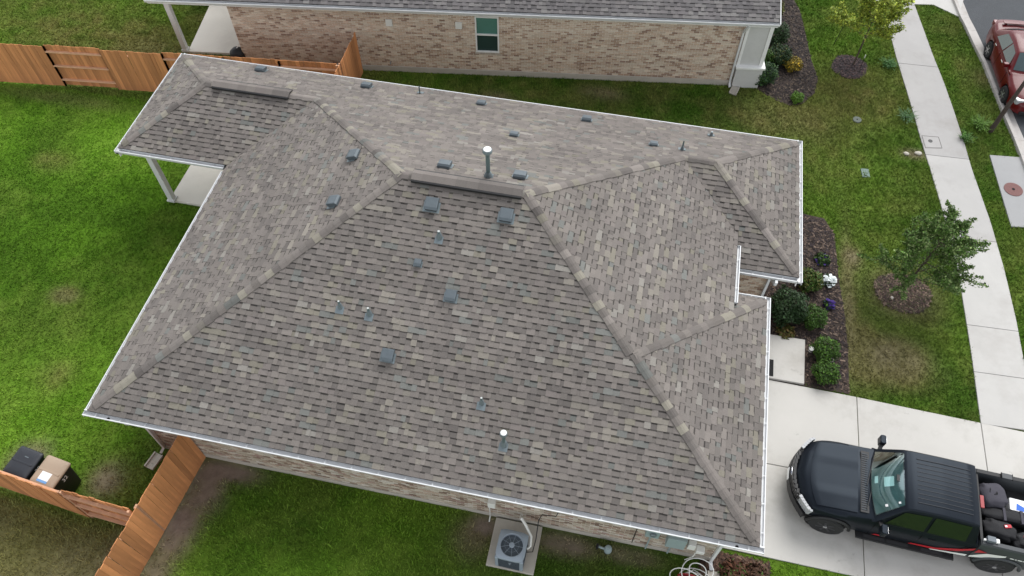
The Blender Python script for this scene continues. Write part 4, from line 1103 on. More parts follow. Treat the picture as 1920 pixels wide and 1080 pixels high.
def tree(name, label, x, y, h, crown, tr, n, size, col, c2, f2, shape, lean=(0, 0), limbs=9, bark=None, zb=.9, airy=0):
    t = thing(name, label, 'tree', (x, y, 0))
    mb = MB(); top = Vector((lean[0], lean[1], h * .92))
    base = [Vector((0, 0, -.05)), Vector((lean[0] * .12, lean[1] * .12, h * .2)), Vector((lean[0] * .45, lean[1] * .45, h * .5)), top]
    mb.tube(base, [tr, tr * .85, tr * .6, tr * .12], 10)
    mb.build('trunk', bark or M_bark, t, smooth=True)
    lm = MB(); tips = []
    for k in range(limbs):
        f = zb / h + (0.92 - zb / h) * (k + .5) / limbs
        o = Vector((lean[0] * f, lean[1] * f, h * f)); a = k * 2.4 + rng.random()
        L_ = crown * shape(f) * rng.uniform(.75, 1.15)
        e = o + Vector((math.cos(a) * L_, math.sin(a) * L_, L_ * rng.uniform(.35, .7)))
        md = (o + e) / 2 + Vector((0, 0, -.05 * L_))
        lm.tube([o, md, e], [tr * .35, tr * .22, .005], 6); tips.append((o, md, e))
        for j in range(6):
            q = md.lerp(e, rng.random()); e2 = q + (Vector(rng.normal(0, 1, 3)).normalized() + (e - o).normalized() * .6) * L_ * .42 + Vector((0, 0, .12))
            lm.tube([q, e2], [.008, .003], 5); tips.append((q, q.lerp(e2, .5), e2))
    lm.build('limb', bark or M_bark, t)
    P_ = []; Nn = []
    per = n // len(tips)
    for o, md, e in tips:
        for k in range(per):
            s_ = rng.random() ** .7
            q = o.lerp(md, s_ * 2) if s_ < .5 else md.lerp(e, s_ * 2 - 1)
            P_.append(np.array(q) + rng.normal(0, .07 * crown * (1 - airy * s_), 3)); v_ = rng.normal(0, .7, 3) + np.array([0, 0, .7]); Nn.append(v_ / np.linalg.norm(v_))
    P_ = np.array(P_); Nn = np.array(Nn)
    link(bpy.data.objects.new('crown', leaf_mesh(P_, Nn, size, colours(len(P_), col, .32, c2, f2), 'crown', 2.0)), t)
    return t
tree('young_tree', 'young dark green tree with an airy top in the front lawn', 20.4, 9.95, 3.15, 1.2, .045, 21000, .038, lin(70, 100, 36, .9), lin(116, 134, 80, .85), .28, lambda f: (1.1 - f * .7), (.12, .05), 26, zb=.45, airy=.72)
tree('young_tree', 'yellow green young tree beside the pavement near the top', 19.3, 20.4, 3.3, 1.15, .035, 13000, .05, lin(146, 156, 56, .95), lin(120, 140, 50, .95), .4, lambda f: 1.1 - f * .6, (0, 0), 13, zb=1.1, airy=.3)
tree('street_tree', 'bare brown street tree trunk leaving the frame in front of the red car', 23.92, 17.69, 6.4, .9, .085, 2600, .06, gM, gL, .3, lambda f: 1.0 - f * .5, (0.1, -.05), 9, M_ltree, zb=4.4)
for x, y, lx, ly, lb in ((18.60, 21.5, .1, -.05, 'thin dark stake with a pale tip standing in the lawn'), (19.55, 20.25, 0, .05, 'short stake with a pale tip beside the yellow green tree')):
    s = thing('stake', lb, 'stake', (x, y, 0)); hgt = 1.15 if ly < 0 else .45
    MB().tube([(0, 0, -.05), (lx, ly, hgt)], .014, 7).build('rod', M_black, s); MB().tube([(lx, ly, hgt), (lx * 1.15, ly * 1.15, hgt + .14)], .015, 7).build('tip', M_pvc, s)

# mulch beds
def bed(name, label, poly, n, z=.012, pal=None):
    o = thing(name, label, 'garden bed'); o['kind'] = 'structure'
    MB().prism(poly, -.03, z).build('soil', M_mulch, o)
    a = np.array(poly); lo, hi = a.min(0), a.max(0)
    x = rng.uniform(lo[0], hi[0], n * 3); y = rng.uniform(lo[1], hi[1], n * 3)
    k = inpoly(x, y, [(px + (a[:, 0].mean() - px) * .02, py + (a[:, 1].mean() - py) * .02) for px, py in poly])
    x, y = x[k][:n], y[k][:n]; mb = MB()
    pal = pal or [lin(62, 52, 48, .8), lin(44, 36, 34, .8), lin(84, 70, 62, .8), lin(112, 96, 84, .8), lin(52, 44, 46, .8)]
    for px, py in zip(x, y):
        l, w_ = rng.uniform(.03, .085), rng.uniform(.010, .026); t = rng.uniform(0, math.pi); c, s_ = math.cos(t), math.sin(t)
        z0 = z + rng.random() * .015; dz = rng.normal(0, .012)
        mb.add([(px - c * l + s_ * w_, py - s_ * l - c * w_, z0 - dz), (px + c * l + s_ * w_, py + s_ * l - c * w_, z0 + dz), (px + c * l - s_ * w_, py + s_ * l + c * w_, z0 + dz + .006), (px - c * l - s_ * w_, py - s_ * l + c * w_, z0 - dz + .006)], [(0, 1, 2, 3)], tuple(np.array(pal[rng.integers(len(pal))]) * math.exp(rng.normal(0, .2))))
    mb.build('mulch', M_chip, o, kind='stuff')
    return o
bed('garden_bed', 'mulched flower bed along the front of the house', BED, 7000)
bed('garden_bed', 'dark mulched bed at the corner of the neighbouring house', BED2, 5000, pal=[lin(46, 40, 40, .8), lin(36, 30, 30, .8), lin(62, 52, 48, .8), lin(88, 76, 66, .8)])
bed('garden_bed', 'small brown mulched corner between the house and the driveway', BED3, 1300, pal=[lin(90, 66, 54, .8), lin(70, 54, 46, .8), lin(112, 90, 76, .8)])
rp = [lin(92, 74, 66, .8), lin(70, 58, 54, .8), lin(124, 106, 92, .8), lin(80, 78, 56, .8)]
bed('mulch_ring', 'round brown mulch ring around the young dark tree', RING, 2200, pal=rp)
bed('mulch_ring', 'round dark mulch ring around the yellow green tree', RING2, 1100, pal=[lin(62, 52, 54, .8), lin(48, 42, 44, .8), lin(84, 66, 64, .8)])
gl_ = thing('garden_lantern', 'small white garden lantern lying between slab and shrub', 'lantern', (17.56, 7.08, 0), .3)
MB().tube([(0, 0, 0), (0, 0, .2)], .012).build('spike', M_black, gl_)
MB().lathe([(.05, .2), (.06, .22), (.06, .32), (.075, .33), (.02, .37), (0, .37)], 12).build('head', M_pvc, gl_, smooth=True)
MB().lathe([(.062, .245), (.062, .29)], 12).build('lens', M_black, gl_)
for x, y, r, lb in ((20.92, 15.95, .10, 'flat pale stone in the lawn by the pavement'), (21.33, 16.05, .12, 'whitish stone touching the pavement edge'), (18.2, 7.0, .09, 'pale stone between two round shrubs'), (20.05, 9.6, .06, 'small white stone in the round mulch ring')):
    st_ = thing('stone', lb, 'stone', (x, y, 0), rng.random() * 3)
    pr = []
    mb = MB(); import bmesh
    bm = bmesh.new(); bmesh.ops.create_icosphere(bm, subdivisions=2, radius=r)
    for v in bm.verts: v.co = Vector((v.co.x * rng.uniform(.9, 1.2), v.co.y * rng.uniform(.7, .9), max(v.co.z, -.2 * r) * .5)) 
    m2 = bpy.data.meshes.new('rock'); bm.to_mesh(m2); bm.free(); m2.materials.append(M_found); o = bpy.data.objects.new('rock', m2); o.location = (0, 0, .02); link(o, st_)
for x, y, s_, lb, m_ in ((19.49, 14.72, .26, 'pale green utility box lid in the lawn', mat('green_lid', lin(128, 150, 142, .6), .7, .1, 9)), (19.32, 17.34, .22, 'faded grey round valve lid in the lawn', mat('grey_lid', lin(120, 128, 120, .6), .8, .1, 9))):
    ul = thing('utility_lid', lb, 'lid', (x, y, 0), .1)
    if s_ > .25: MB().box((-s_ / 2, -s_ * .75, -.02), (s_ / 2, s_ * .75, .035)).build('plate', m_, ul, bevel=.008); MB().box((-.05, -s_ * .6, .035), (.05, -s_ * .5, .04)).build('slot', M_dark, ul)
    else: MB().lathe([(s_ * .7, -.02), (s_ * .7, .03), (s_ * .6, .036), (0, .036)], 20).build('plate', m_, ul); MB().lathe([(.03, .036), (.03, .04), (0, .04)], 8).build('slot', M_dark, ul)
gb = thing('grill_cover', 'black round covered grill beside the neighbouring porch', 'grill', (-3.62, 15.78, 0))
MB().lathe([(.30, .08), (.30, .35), (.27, .55), (.14, .68), (0, .70)], 20).build('cover', M_black, gb, smooth=True)
MB().tube([(.02, .02, .68), (.1, .12, .78)], .02).build('handle', M_pvc, gb)
lp = thing('hose_guide', 'pale bent metal loop behind the cedar fence', 'loop', (1.15, -1.15, 0))
MB().tube([(0, 0, 0), (0, 0, .38), (.04, .05, .46), (.2, .08, .46), (.24, .06, .38), (.24, .06, 0)], .02, 7).build('loop', M_pvc, lp, smooth=True)
MB().box((-.03, -.04, 0), (.28, .12, .03)).build('foot', M_black, lp)

# ---------------------------------------------------------------- vehicles
M_paintk = tint_spec(mat('black_car_paint', (.009, .011, .015), .30, 0, coat=.0, spec=.14), (.68, .83, 1.0))
M_paintr = mat('red_car_paint', lin(108, 12, 20, .6), .32, 0, coat=.12, spec=.3)
M_charc = mat('charcoal_wrap', lin(72, 76, 80, .6), .45, .04, 3)
M_tyre = mat('tyre_rubber', (.018, .018, .019), .85, .15, 30, .3, 60)
M_rim = mat('dark_rim', (.05, .05, .055), .4, .05, 5, metal=.6)
M_alloy = mat('alloy_rim', (.42, .42, .42), .35, .05, 5, metal=.8)
M_chrome = mat('chrome', (.62, .63, .64), .18, .03, 5, metal=.9)
M_lamp = mat('lamp_lens', (.30, .31, .32), .12, .1, 8, spec=.8)
M_int = mat('car_interior', (.018, .022, .024), .8, .2, 5)
M_redv = mat('red_vinyl', lin(200, 30, 45, .72), .45, .03, 4)
M_whv = mat('white_vinyl', (.74, .74, .73), .45, .03, 4)
M_gls = glass('windscreen_glass', (.66, .90, .90), .17)
M_sgl = mat('tinted_glass', (.008, .012, .011), .06, 0, spec=.7)
ip = lambda xs, ys: (lambda x: float(np.interp(x, xs, ys)))
def loft(xs, ring, bow=None):
    """ring(x) -> list of (y,z) for one half, from sill up to the middle"""
    vs = []; n = None
    for x in xs:
        h = ring(x); full = h + [(-y, z) for y, z in h[::-1][1:]]
        n = len(full)
        for y, z in full: vs.append((x + (bow(x, y) if bow else 0), y, z))
    m_ = len(xs)
    fs = [(i * n + k, i * n + k + 1, (i + 1) * n + k + 1, (i + 1) * n + k) for i in range(m_ - 1) for k in range(n - 1)]
    fs += [tuple(range(n))[::-1], tuple((m_ - 1) * n + k for k in range(n))]
    return MB().add(vs, fs)
def arch(x, zb, wheels, r, zc):
    for wx in wheels:
        if abs(x - wx) < r: return max(zb, zc + math.sqrt(r * r - (x - wx) ** 2))
    return zb
def wheel(parent, x, y, r, w_, side, rimm, spokes=6, steer=0):
    t = MB().lathe([(r * .60, -w_ / 2), (r * .92, -w_ / 2), (r, -w_ * .36), (r, w_ * .36), (r * .92, w_ / 2), (r * .60, w_ / 2)], 36, (0, 0, 0), 1).build('wheel', M_tyre, parent, smooth=True)
    t.location = (x, y, r); t.rotation_euler = (0, 0, steer)
    yo = side * (w_ / 2 - .02)
    MB().lathe([(r * .62, -.01), (r * .62, .01), (r * .55, .012), (r * .5, -.01), (0, -.01)] if side > 0 else [(r * .62, .01), (r * .62, -.01), (r * .55, -.012), (r * .5, .01), (0, .01)], 30, (0, yo, 0), 1).build('rim', rimm if rimm is M_alloy else M_rim, t)
    sp = MB()
    for k in range(spokes):
        a = 2 * math.pi * k / spokes
        sp.bar((r * .08 * math.cos(a), yo + side * .012, r * .08 * math.sin(a)), (r * .56 * math.cos(a), yo + side * .014, r * .56 * math.sin(a)), r * .14, .02, None, (0, 1, 0))
    s2 = sp.build('spokes', rimm, t)
    MB().lathe([(r * .12, 0), (r * .12, side * .02), (0, side * .02)], 14, (0, yo + side * .012, 0), 1).build('hub', M_chrome, t)
    return t

tk = thing('pickup_truck', 'black pickup truck parked on the driveway with bags in its bed', 'truck', (16.86, 2.95, 0), R_(-2.4))
WHX, WR = (1.02, 4.96), .425
t_hw = ip([0, .08, .3, .6, 1.0, 4.2], [.90, .95, .985, 1.0, 1.01, 1.01])
t_zt = ip([0, .06, .18, .45, 1.0, 1.66, 1.75, 4.22], [.86, 1.00, 1.09, 1.155, 1.20, 1.24, 1.26, 1.28])
def t_ring(x):
    hw = t_hw(x); zt = t_zt(x); zb = arch(x, .50 if x > .3 else .62, WHX, .50, WR); zs = min(zt - .07, 1.10 + .02 * x)
    zb = min(zb, zs - .12)
    return [(hw - .16, zb), (hw - .03, zb + .01), (hw, zb + (zs - zb) * .35), (hw - .008, zb + (zs - zb) * .7), (hw - .03, zs), (hw - .085, zt - .015), (hw - .14, zt), (hw * .62, zt + .012), (hw * .56, zt + .030), (0, zt + .035)]
t_bow = lambda x, y: .07 * max(0, 1 - x) + .44 * (abs(y) / 1.0) ** 2.2 * max(0, 1 - x / 1.4)
xs = sorted(set([0, .03, .06, .1, .18] + [round(v, 3) for v in np.arange(.25, 4.23, .06)] + [4.22]))
body = loft(xs, t_ring, t_bow).build('body', M_paintk, tk, smooth=True)
# hood panel and its creases
hp = MB(); nu, nv = 14, 17; vs = []
for i in range(nu):
    x = .36 + (1.50 - .36) * i / (nu - 1)
    for j in range(nv):
        y = -.84 + 1.68 * j / (nv - 1); zt = t_zt(x)
        z = zt + .038 + .022 * max(0, 1 - ((abs(y) - .47) / .07) ** 2) * (1 if abs(y) > .40 else 0) * min(1, i / 3) - .05 * max(0, abs(y) - .70) - .002 * y * y
        vs.append((x + t_bow(x, y) * .8, y, z))
hp.add(vs, [(i * nv + j, i * nv + j + 1, (i + 1) * nv + j + 1, (i + 1) * nv + j) for i in range(nu - 1) for j in range(nv - 1)]).build('hood', M_paintk, tk, smooth=True)
cw = MB().box((1.56, -.80, 1.26), (1.76, .80, 1.275)).build('cowl', M_black, tk)
for k in range(26): MB().box((1.575, -.74 + k * .058, 1.276), (1.72, -.74 + k * .058 + .022, 1.288)).build('cowl_slat', mat('cowl_grey', lin(70, 78, 86, .5), .6, .1, 9), cw)
for y0, y1 in ((-.1, .62), (-.72, 0.0)):
    MB().bar((1.70, y0, 1.30), (1.84, y1, 1.345), .018, .014).build('wiper', M_black, tk)
# front
gr = MB()
for j in range(12):
    y = -.62 + 1.24 * j / 11
    gr.box((t_bow(0, y) - .035, y - .058, .70), (t_bow(0, y) + .03, y + .058, .985))
gr = gr.build('grille', M_black, tk)
for z in (.78, .86, .93):
    bb = MB()
    for j in range(12):
        y0 = -.62 + 1.24 * j / 12; y1 = -.62 + 1.24 * (j + 1) / 12
        bb.bar((t_bow(0, y0) - .045, y0, z), (t_bow(0, y1) - .045, y1, z), .02, .03)
    bb.build('grille_bar', mat('grille_bar', (.02, .02, .022), .3, 0), gr)
em = MB().lathe([(.0, -.006), (.11, -.004), (.12, 0), (.12, .01), (0, .012)], 24, (0, 0, 0), 0).build('emblem', M_chrome, gr); em.location = (.008, .02, .89); em.scale = (1, 1, .42)
e2 = MB().lathe([(0, -.002), (.095, 0), (.095, .006), (0, .006)], 24, (0, 0, 0), 0).build('emblem_field', mat('emblem_blue', (.02, .04, .12), .3, 0), gr); e2.location = (-.0005, .02, .89); e2.scale = (1, 1, .40)
bp = MB()
for j in range(16):
    y0 = -.93 + 1.86 * j / 16; y1 = -.93 + 1.86 * (j + 1) / 16
    bp.bar((t_bow(0, y0) - .01, y0 - .006, .60), (t_bow(0, y1) - .01, y1 + .006, .60), .12, .24)
bump_ = bp.build('bumper', M_black, tk)
MB().box((-.012, -.10, .54), (.01, .20, .68)).build('licence_plate', M_whv, tk)
for s in (-1, 1):
    hl = MB()
    for j in range(5):
        y0 = s * (.64 + .062 * j); y1 = s * (.64 + .062 * (j + 1))
        hl.bar((t_bow(0, y0) - .012, y0, .93), (t_bow(0, y1) - .0, y1, .93), .05, .20)
    h_ = hl.build('headlight', M_lamp, tk)
    ch = MB()
    for j in range(5):
        y0 = s * (.64 + .062 * j); y1 = s * (.64 + .062 * (j + 1))
        ch.bar((t_bow(0, y0) - .03, y0, 1.045), (t_bow(0, y1) - .018, y1, 1.045), .07, .035)
        ch.bar((t_bow(0, y0) - .03, y0, .82), (t_bow(0, y1) - .018, y1, .82), .05, .025)
    ch.bar((t_bow(0, .95) - .02, s * .955, .81), (t_bow(0, .95) + .02, s * .965, 1.05), .07, .05, None, (0, 1, 0))
    ch.build('daytime_strip', mat('lamp_strip', (.34, .35, .36), .35, .05), h_)
# cab
c_zt = ip([1.66, 1.72, 2.36, 2.55, 3.2, 3.85, 4.0, 4.18], [1.22, 1.25, 1.885, 1.935, 1.955, 1.935, 1.88, 1.30])
def c_ring(x):
    zt = c_zt(x); f = (zt - 1.25) / .70; f = max(0, f); hwt = .93 - .20 * f
    pts = [(.955, 1.18), (.945, 1.25), (.93 - .10 * f, 1.25 + (zt - 1.25) * .5), (hwt + .035, max(1.24, zt - .06)), (hwt - .01, zt - .012), (hwt * .6, zt + .012), (0, zt + .02)]
    return pts
cx = [1.66, 1.72] + list(np.linspace(1.78, 2.36, 8)) + list(np.linspace(2.42, 3.9, 22)) + [4.0, 4.06, 4.12, 4.18]
c_bow = lambda x, y: .16 * (abs(y) / .9) ** 2 * max(0, 1 - (x - 1.66) / .9)
MB.cab = None
cab = loft(cx, c_ring, c_bow).build('cab', M_paintk, tk, smooth=True)
wsd = MB(); nu, nv = 9, 15; vs = []
for i in range(nu):
    x = 1.775 + (2.34 - 1.775) * i / (nu - 1)
    f = max(0, (c_zt(x) - 1.25) / .70); hw = .93 - .20 * f - .085
    for j in range(nv):
        y = -hw + 2 * hw * j / (nv - 1)
        vs.append((x + c_bow(x, y), y, c_zt(x) + .048 - .035 * (y / hw) ** 2))
ws_o = wsd.add(vs, [(i * nv + j, i * nv + j + 1, (i + 1) * nv + j + 1, (i + 1) * nv + j) for i in range(nu - 1) for j in range(nv - 1)]).build('windscreen', M_gls, tk, smooth=True)
dsh = MB(); vs = []
for i in range(nu):
    x = 1.79 + (2.33 - 1.79) * i / (nu - 1); f = max(0, (c_zt(x) - 1.25) / .70); hw = .93 - .20 * f - .10
    for j in range(nv):
        y = -hw + 2 * hw * j / (nv - 1); vs.append((x + c_bow(x, y), y, c_zt(x) + .026 - .012 * (y / hw) ** 2))
dsh.add(vs, [(i * nv + j, i * nv + j + 1, (i + 1) * nv + j + 1, (i + 1) * nv + j) for i in range(nu - 1) for j in range(nv - 1)]).build('dashboard', mat('dashboard', lin(80, 112, 116, .6), .7, .35, 3.5), tk, smooth=True)
def on_ws(name, x0, x1, y0, y1, m_):
    z = lambda x: c_zt(x) + .034
    MB().add([(x0 + c_bow(x0, y0), y0, z(x0)), (x1 + c_bow(x1, y0), y0, z(x1)), (x1 + c_bow(x1, y1), y1, z(x1)), (x0 + c_bow(x0, y1), y1, z(x0))], [(0, 1, 2, 3)]).build(name, m_, ws_o)
on_ws('paper', 2.0, 2.17, -.17, .08, M_whv); on_ws('sticker', 1.84, 1.90, -.06, .12, M_whv); on_ws('sticker', 1.98, 2.03, -.66, -.60, M_whv); on_ws('sticker', 2.22, 2.26, -.62, -.57, M_whv)
MB().box((2.20, -.07, c_zt(2.27) + .02), (2.27, .09, c_zt(2.27) + .04)).build('mirror_mount', M_black, ws_o)
rf = MB()
for k in range(11):
    y = -.55 + 1.10 * k / 10
    rz3 = lambda x: c_zt(x) + .021 - .019 * min(1, abs(y) / .44) * .42 - (.02 * max(0, abs(y) - .44))
    rbm = MB()
    for xa, xb in ((2.62, 2.9), (2.9, 3.2), (3.2, 3.5), (3.5, 3.84)): rbm.bar((xa, y, rz3(xa)), (xb, y, rz3(xb)), .013, .016)
    rbm.build('roof_rib', mat('roof_rib', (.026, .03, .036), .45, 0, spec=.2), cab)
for s in (-1, 1):
    def side_pt(x, f): # on the cab side, f 0..1 from belt to roof
        zt = c_zt(x); g = max(0, (zt - 1.25) / .70); y0 = .945; y1 = .93 - .20 * g + .035
        return (x, s * (y0 + (y1 - y0) * f + .012), 1.27 + (zt - .07 - 1.27) * f)
    for x0, x1, xa, xb in ((2.12, 2.98, 2.40, 2.98), (3.06, 3.92, 3.06, 3.86)):
        MB().add([side_pt(x0, .03), side_pt(x1, .03), side_pt(xb, .93), side_pt(xa, .93)], [(0, 1, 2, 3)]).build('side_window', M_sgl, tk)
    MB().box((2.2, s * 1.012 - .008, 1.03), (2.34, s * 1.012 + .012, 1.065)).build('door_handle', M_black, tk)
    MB().box((3.2, s * 1.012 - .008, 1.03), (3.34, s * 1.012 + .012, 1.065)).build('door_handle', M_black, tk)
    for x in (1.95, 3.02, 4.02):
        MB().bar((x, s * 1.004, .56), (x, s * 1.0, 1.16), .010, .012).build('door_gap', M_dark, tk)
    mr = MB().bar((2.02, s * .93, 1.24), (2.06, s * 1.10, 1.28), .09, .06).build('mirror', M_black, tk)
    MB().rbox((2.0, s * 1.17 - .10, 1.17), (2.15, s * 1.17 + .14, 1.40), .05).build('mirror_shell', M_paintk, mr, bevel=.02)
    MB().box((2.151, s * 1.17 - .06, 1.2), (2.156, s * 1.17 + .10, 1.37)).build('mirror_glass', M_chrome, mr)
    rb = MB().box((1.72, s * 1.03 - .10, .40), (4.02, s * 1.03 + .13, .46)).build('running_board', M_black, tk, bevel=.02)
    for x0 in (1.9, 2.45, 3.25):
        MB().box((x0, s * 1.03 - .02 + s * .03, .461), (x0 + .5, s * 1.03 + .06 + s * .03, .467)).build('tread', mat('tread', (.03, .03, .032), .9, .3, 60), rb)
    fl_ = []
    for wx in WHX:
        mb = MB(); th = np.linspace(R_(8), R_(172), 15)
        pts_ = [(wx + .52 * math.cos(t), s * 1.015 if wx > 2 else s * t_hw(max(0, wx + .5 * math.cos(t))) + s * .006, WR + .52 * math.sin(t)) for t in th]
        mb.tube(pts_, .045, 7).build('wheel_flare', M_black if wx < 3 else M_charc, tk, smooth=True)
        MB().lathe([(.50, -.2), (.50, .2)], 24, (wx, s * .72, WR), 1).build('wheel_well', M_dark, tk)
        wheel(tk, wx, s * .90, WR, .29, s, M_rim, 7, R_(-7) if wx < 3 else 0)
# bed
def skin(s):
    vs = []; bx = sorted(set([4.24] + [round(v, 3) for v in np.arange(4.28, 6.12, .06)] + [6.12])); prof = None
    for x in bx:
        zb = arch(x, .54, WHX, .50, WR)
        prof = [(.86, zb), (.99, zb + .01), (1.012, zb + (1.1 - zb) * .4), (1.008, 1.1), (.985, 1.26), (.965, 1.355), (.945, 1.38), (.845, 1.385), (.835, 1.36), (.83, .86)]
        vs += [(x, s * y, z) for y, z in prof]
    n = len(prof)
    return MB().add(vs, [(i * n + k, i * n + k + 1, (i + 1) * n + k + 1, (i + 1) * n + k) for i in range(len(bx) - 1) for k in range(n - 1)] + [tuple(range(n)), tuple((len(bx) - 1) * n + k for k in range(n))[::-1]])
for s in (-1, 1):
    o = skin(s).build('bed_side', M_charc, tk, smooth=True)
    MB().box((4.26, s * .895 - .05, 1.388), (6.10, s * .895 + .05, 1.402)).build('rail_cap', M_black if s > 0 else M_charc, o, bevel=.005)
MB().box((4.24, -.83, .80), (6.10, .83, .86)).build('bed_floor', M_black, tk)
MB().box((4.24, -.83, .861), (4.30, .83, 1.36)).build('bed_front', M_black, tk)
MB().box((6.11, -.96, .60), (6.17, .96, 1.37)).build('tailgate', M_charc, tk, bevel=.015)
MB().box((6.15, -.95, .45), (6.30, .95, .60)).build('rear_bumper', M_black, tk, bevel=.03)
MB().box((4.05, -.28, 1.84), (4.13, .02, 1.88)).build('brake_lamp', mat('brake_lamp', lin(170, 30, 40, .6), .3, .05), tk)
MB().box((.3, -.7, .3), (6.0, .7, .5)).build('chassis', M_black, tk)
# stripes on the near side (s = -1)
def strip(name, pts, m_, th=.0): 
    MB().add(pts, [tuple(range(len(pts)))]).build(name, m_, tk)
yo = -1.018
strip('stripe', [(2.95, yo, .64), (3.5, yo, .70), (3.98, yo, .98), (4.20, yo - .002, 1.20), (4.20, yo - .002, 1.06), (3.96, yo, .80), (3.5, yo, .58), (2.9, yo, .57)], M_redv)
strip('stripe', [(3.4, yo - .001, .56), (4.20, yo - .001, .74), (4.20, yo - .001, .62), (3.45, yo - .001, .52)], M_whv)
strip('stripe', [(4.26, yo - .004, .74), (4.26, yo - .004, .64), (4.44, yo - .004, .72), (4.62, yo - .004, .84), (4.9, yo - .004, 1.06), (4.9, yo + .002, 1.14), (4.5, yo - .004, 1.05)], M_whv)
strip('stripe', [(4.26, yo - .004, .95), (4.26, yo - .004, 1.18), (4.5, yo - .003, 1.09)], M_redv)
x = 5.0
while x < 5.9:
    l = rng.uniform(.03, .12); strip('lettering', [(x, yo - .001, 1.06), (x + l, yo - .001, 1.06), (x + l, yo + .002, 1.10), (x, yo + .002, 1.10)], M_whv); x += l + rng.uniform(.01, .03)
strip('stripe', [(2.1, yo, .66), (2.35, yo, .68), (2.35, yo, .60), (2.05, yo, .60)], M_redv)

# cargo in the bed
def soft(name, label, cat, lx, ly, lz, sx, sy, sz, m_, rz_=0, tilt=0, e=.55, folds=.05, group='cargo in the pickup bed'):
    q = tk_M @ Vector((lx, ly, lz))
    t = thing(name, label, cat, q, rz_ + R_(-2.4), group)
    bm = bmesh.new(); bmesh.ops.create_uvsphere(bm, u_segments=28, v_segments=16, radius=1)
    f = lambda c: math.copysign(abs(c) ** e, c); ph = rng.random(6) * 6
    for v in bm.verts:
        c = v.co.copy(); w_ = 1 + folds * (math.sin(c.x * 9 + ph[0] + c.y * 4) + math.sin(c.y * 11 + ph[1]) * .7 + math.sin(c.z * 8 + ph[2] + c.x * 6) * .6)
        v.co = Vector((f(c.x) * sx * w_, f(c.y) * sy * w_, f(c.z) * sz * (.8 + .2 * w_)))
    m2 = bpy.data.meshes.new('shell'); bm.to_mesh(m2); bm.free(); m2.materials.append(m_)
    m2.polygons.foreach_set('use_smooth', [True] * len(m2.polygons))
    o = bpy.data.objects.new('shell', m2); o.rotation_euler = (0, tilt, 0); link(o, t)
    return t
tk_M = Matrix.Translation((16.86, 2.95, 0)) @ Matrix.Rotation(R_(-2.4), 4, 'Z')
M_bagg = mat('grey_nylon', lin(82, 80, 90, .55), .8, .12, 6, .4, 60); M_bagk = mat('black_nylon', lin(36, 36, 40, .5), .75, .15, 6, .5, 50)
bgp = soft('backpack', 'bulging grey backpack behind the cab of the pickup', 'backpack', 4.66, .40, 1.15, .30, .30, .25, M_bagg, .2)
MB().tube([(-.3, -.1, .12), (0, -.02, .262), (.3, .02, .12)], .012).build('strap', M_bagk, bgp); MB().tube([(-.02, -.28, .1), (.03, 0, .266), (.10, .28, .1)], .012).build('strap', M_bagk, bgp); MB().tube([(-.2, -.22, .18), (-.1, .1, .262), (-.05, .28, .12)], .010).build('strap', M_bagk, bgp)
d1 = soft('duffel_bag', 'long black duffel bag lying lengthwise down the middle of the truck bed', 'bag', 5.15, -.02, 1.10, .75, .15, .17, M_bagk, .03)
MB().box((.1, -.16, .12), (.16, .16, .18)).build('strap', M_bagg, d1); MB().box((-.3, -.16, .13), (-.24, .16, .185)).build('strap', M_bagg, d1)
d2 = soft('duffel_bag', 'wrinkled black bag with a red and white tag in the truck bed', 'bag', 4.78, -.42, 1.08, .38, .22, .23, M_bagk, -.1, 0, .6, .09)
MB().box((.06, .0, .215), (.22, .075, .25), None, Matrix.Rotation(.4, 4, 'Z')).build('label', M_redv, d2); MB().box((.07, .02, .251), (.12, .06, .256), None, Matrix.Rotation(.4, 4, 'Z')).build('label_print', M_whv, d2)
d3 = soft('duffel_bag', 'black bag with a pink tag beside the near bed rail', 'bag', 5.35, -.55, 1.06, .30, .20, .22, M_bagk, .25, 0, .6, .08)
MB().box((-.1, .02, .2), (.08, .08, .235), None, Matrix.Rotation(-.5, 4, 'Z')).build('label', mat('pink_vinyl', lin(215, 110, 120, .7), .5, .04), d3)
soft('duffel_bag', 'grey topped bag at the right edge of the picture in the truck bed', 'bag', 5.75, -.28, 1.06, .22, .18, .24, M_bagg, 0)
q = tk_M @ Vector((5.35, .30, .87))
cb_ = thing('storage_box', 'white box with a blue panel in the truck bed', 'box', q, R_(-4), 'cargo in the pickup bed')
MB().rbox((-.28, -.14, 0), (.40, .17, .32), .03).build('body', M_whv, cb_, bevel=.01)
MB().add([(-.16, -.143, .03), (.3, -.143, .03), (.3, -.143, .28), (-.16, -.143, .28)], [(0, 1, 2, 3)]).build('panel', mat('blue_panel', lin(40, 110, 215, .7), .5, .04), cb_)
MB().add([(-.14, -.12, .3215), (.14, -.12, .3215), (.10, -.03, .3215), (-.12, .06, .3215)], [(0, 1, 2, 3)]).build('panel', MATS['blue_panel'], cb_)
q = tk_M @ Vector((4.42, -.83, 1.405))
mp_ = thing('rail_clamp', 'grey clamp box on the near bed rail behind the cab', 'clamp', q, R_(-2.4), 'cargo in the pickup bed')
MB().rbox((-.09, -.06, 0), (.10, .07, .10), .02).build('body', mat('clamp_grey', lin(120, 128, 136, .6), .5, .05, 6), mp_, bevel=.008); MB().box((.12, -.04, 0), (.19, .05, .06)).build('foot', M_whv, mp_); MB().box((-.15, -.04, 0), (-.10, .0, .05)).build('foot', M_whv, mp_)
q = tk_M @ Vector((4.95, .90, 1.403))
mp_ = thing('rail_clamp', 'black clamp on the far bed rail of the pickup', 'clamp', q, R_(-2.4), 'cargo in the pickup bed')
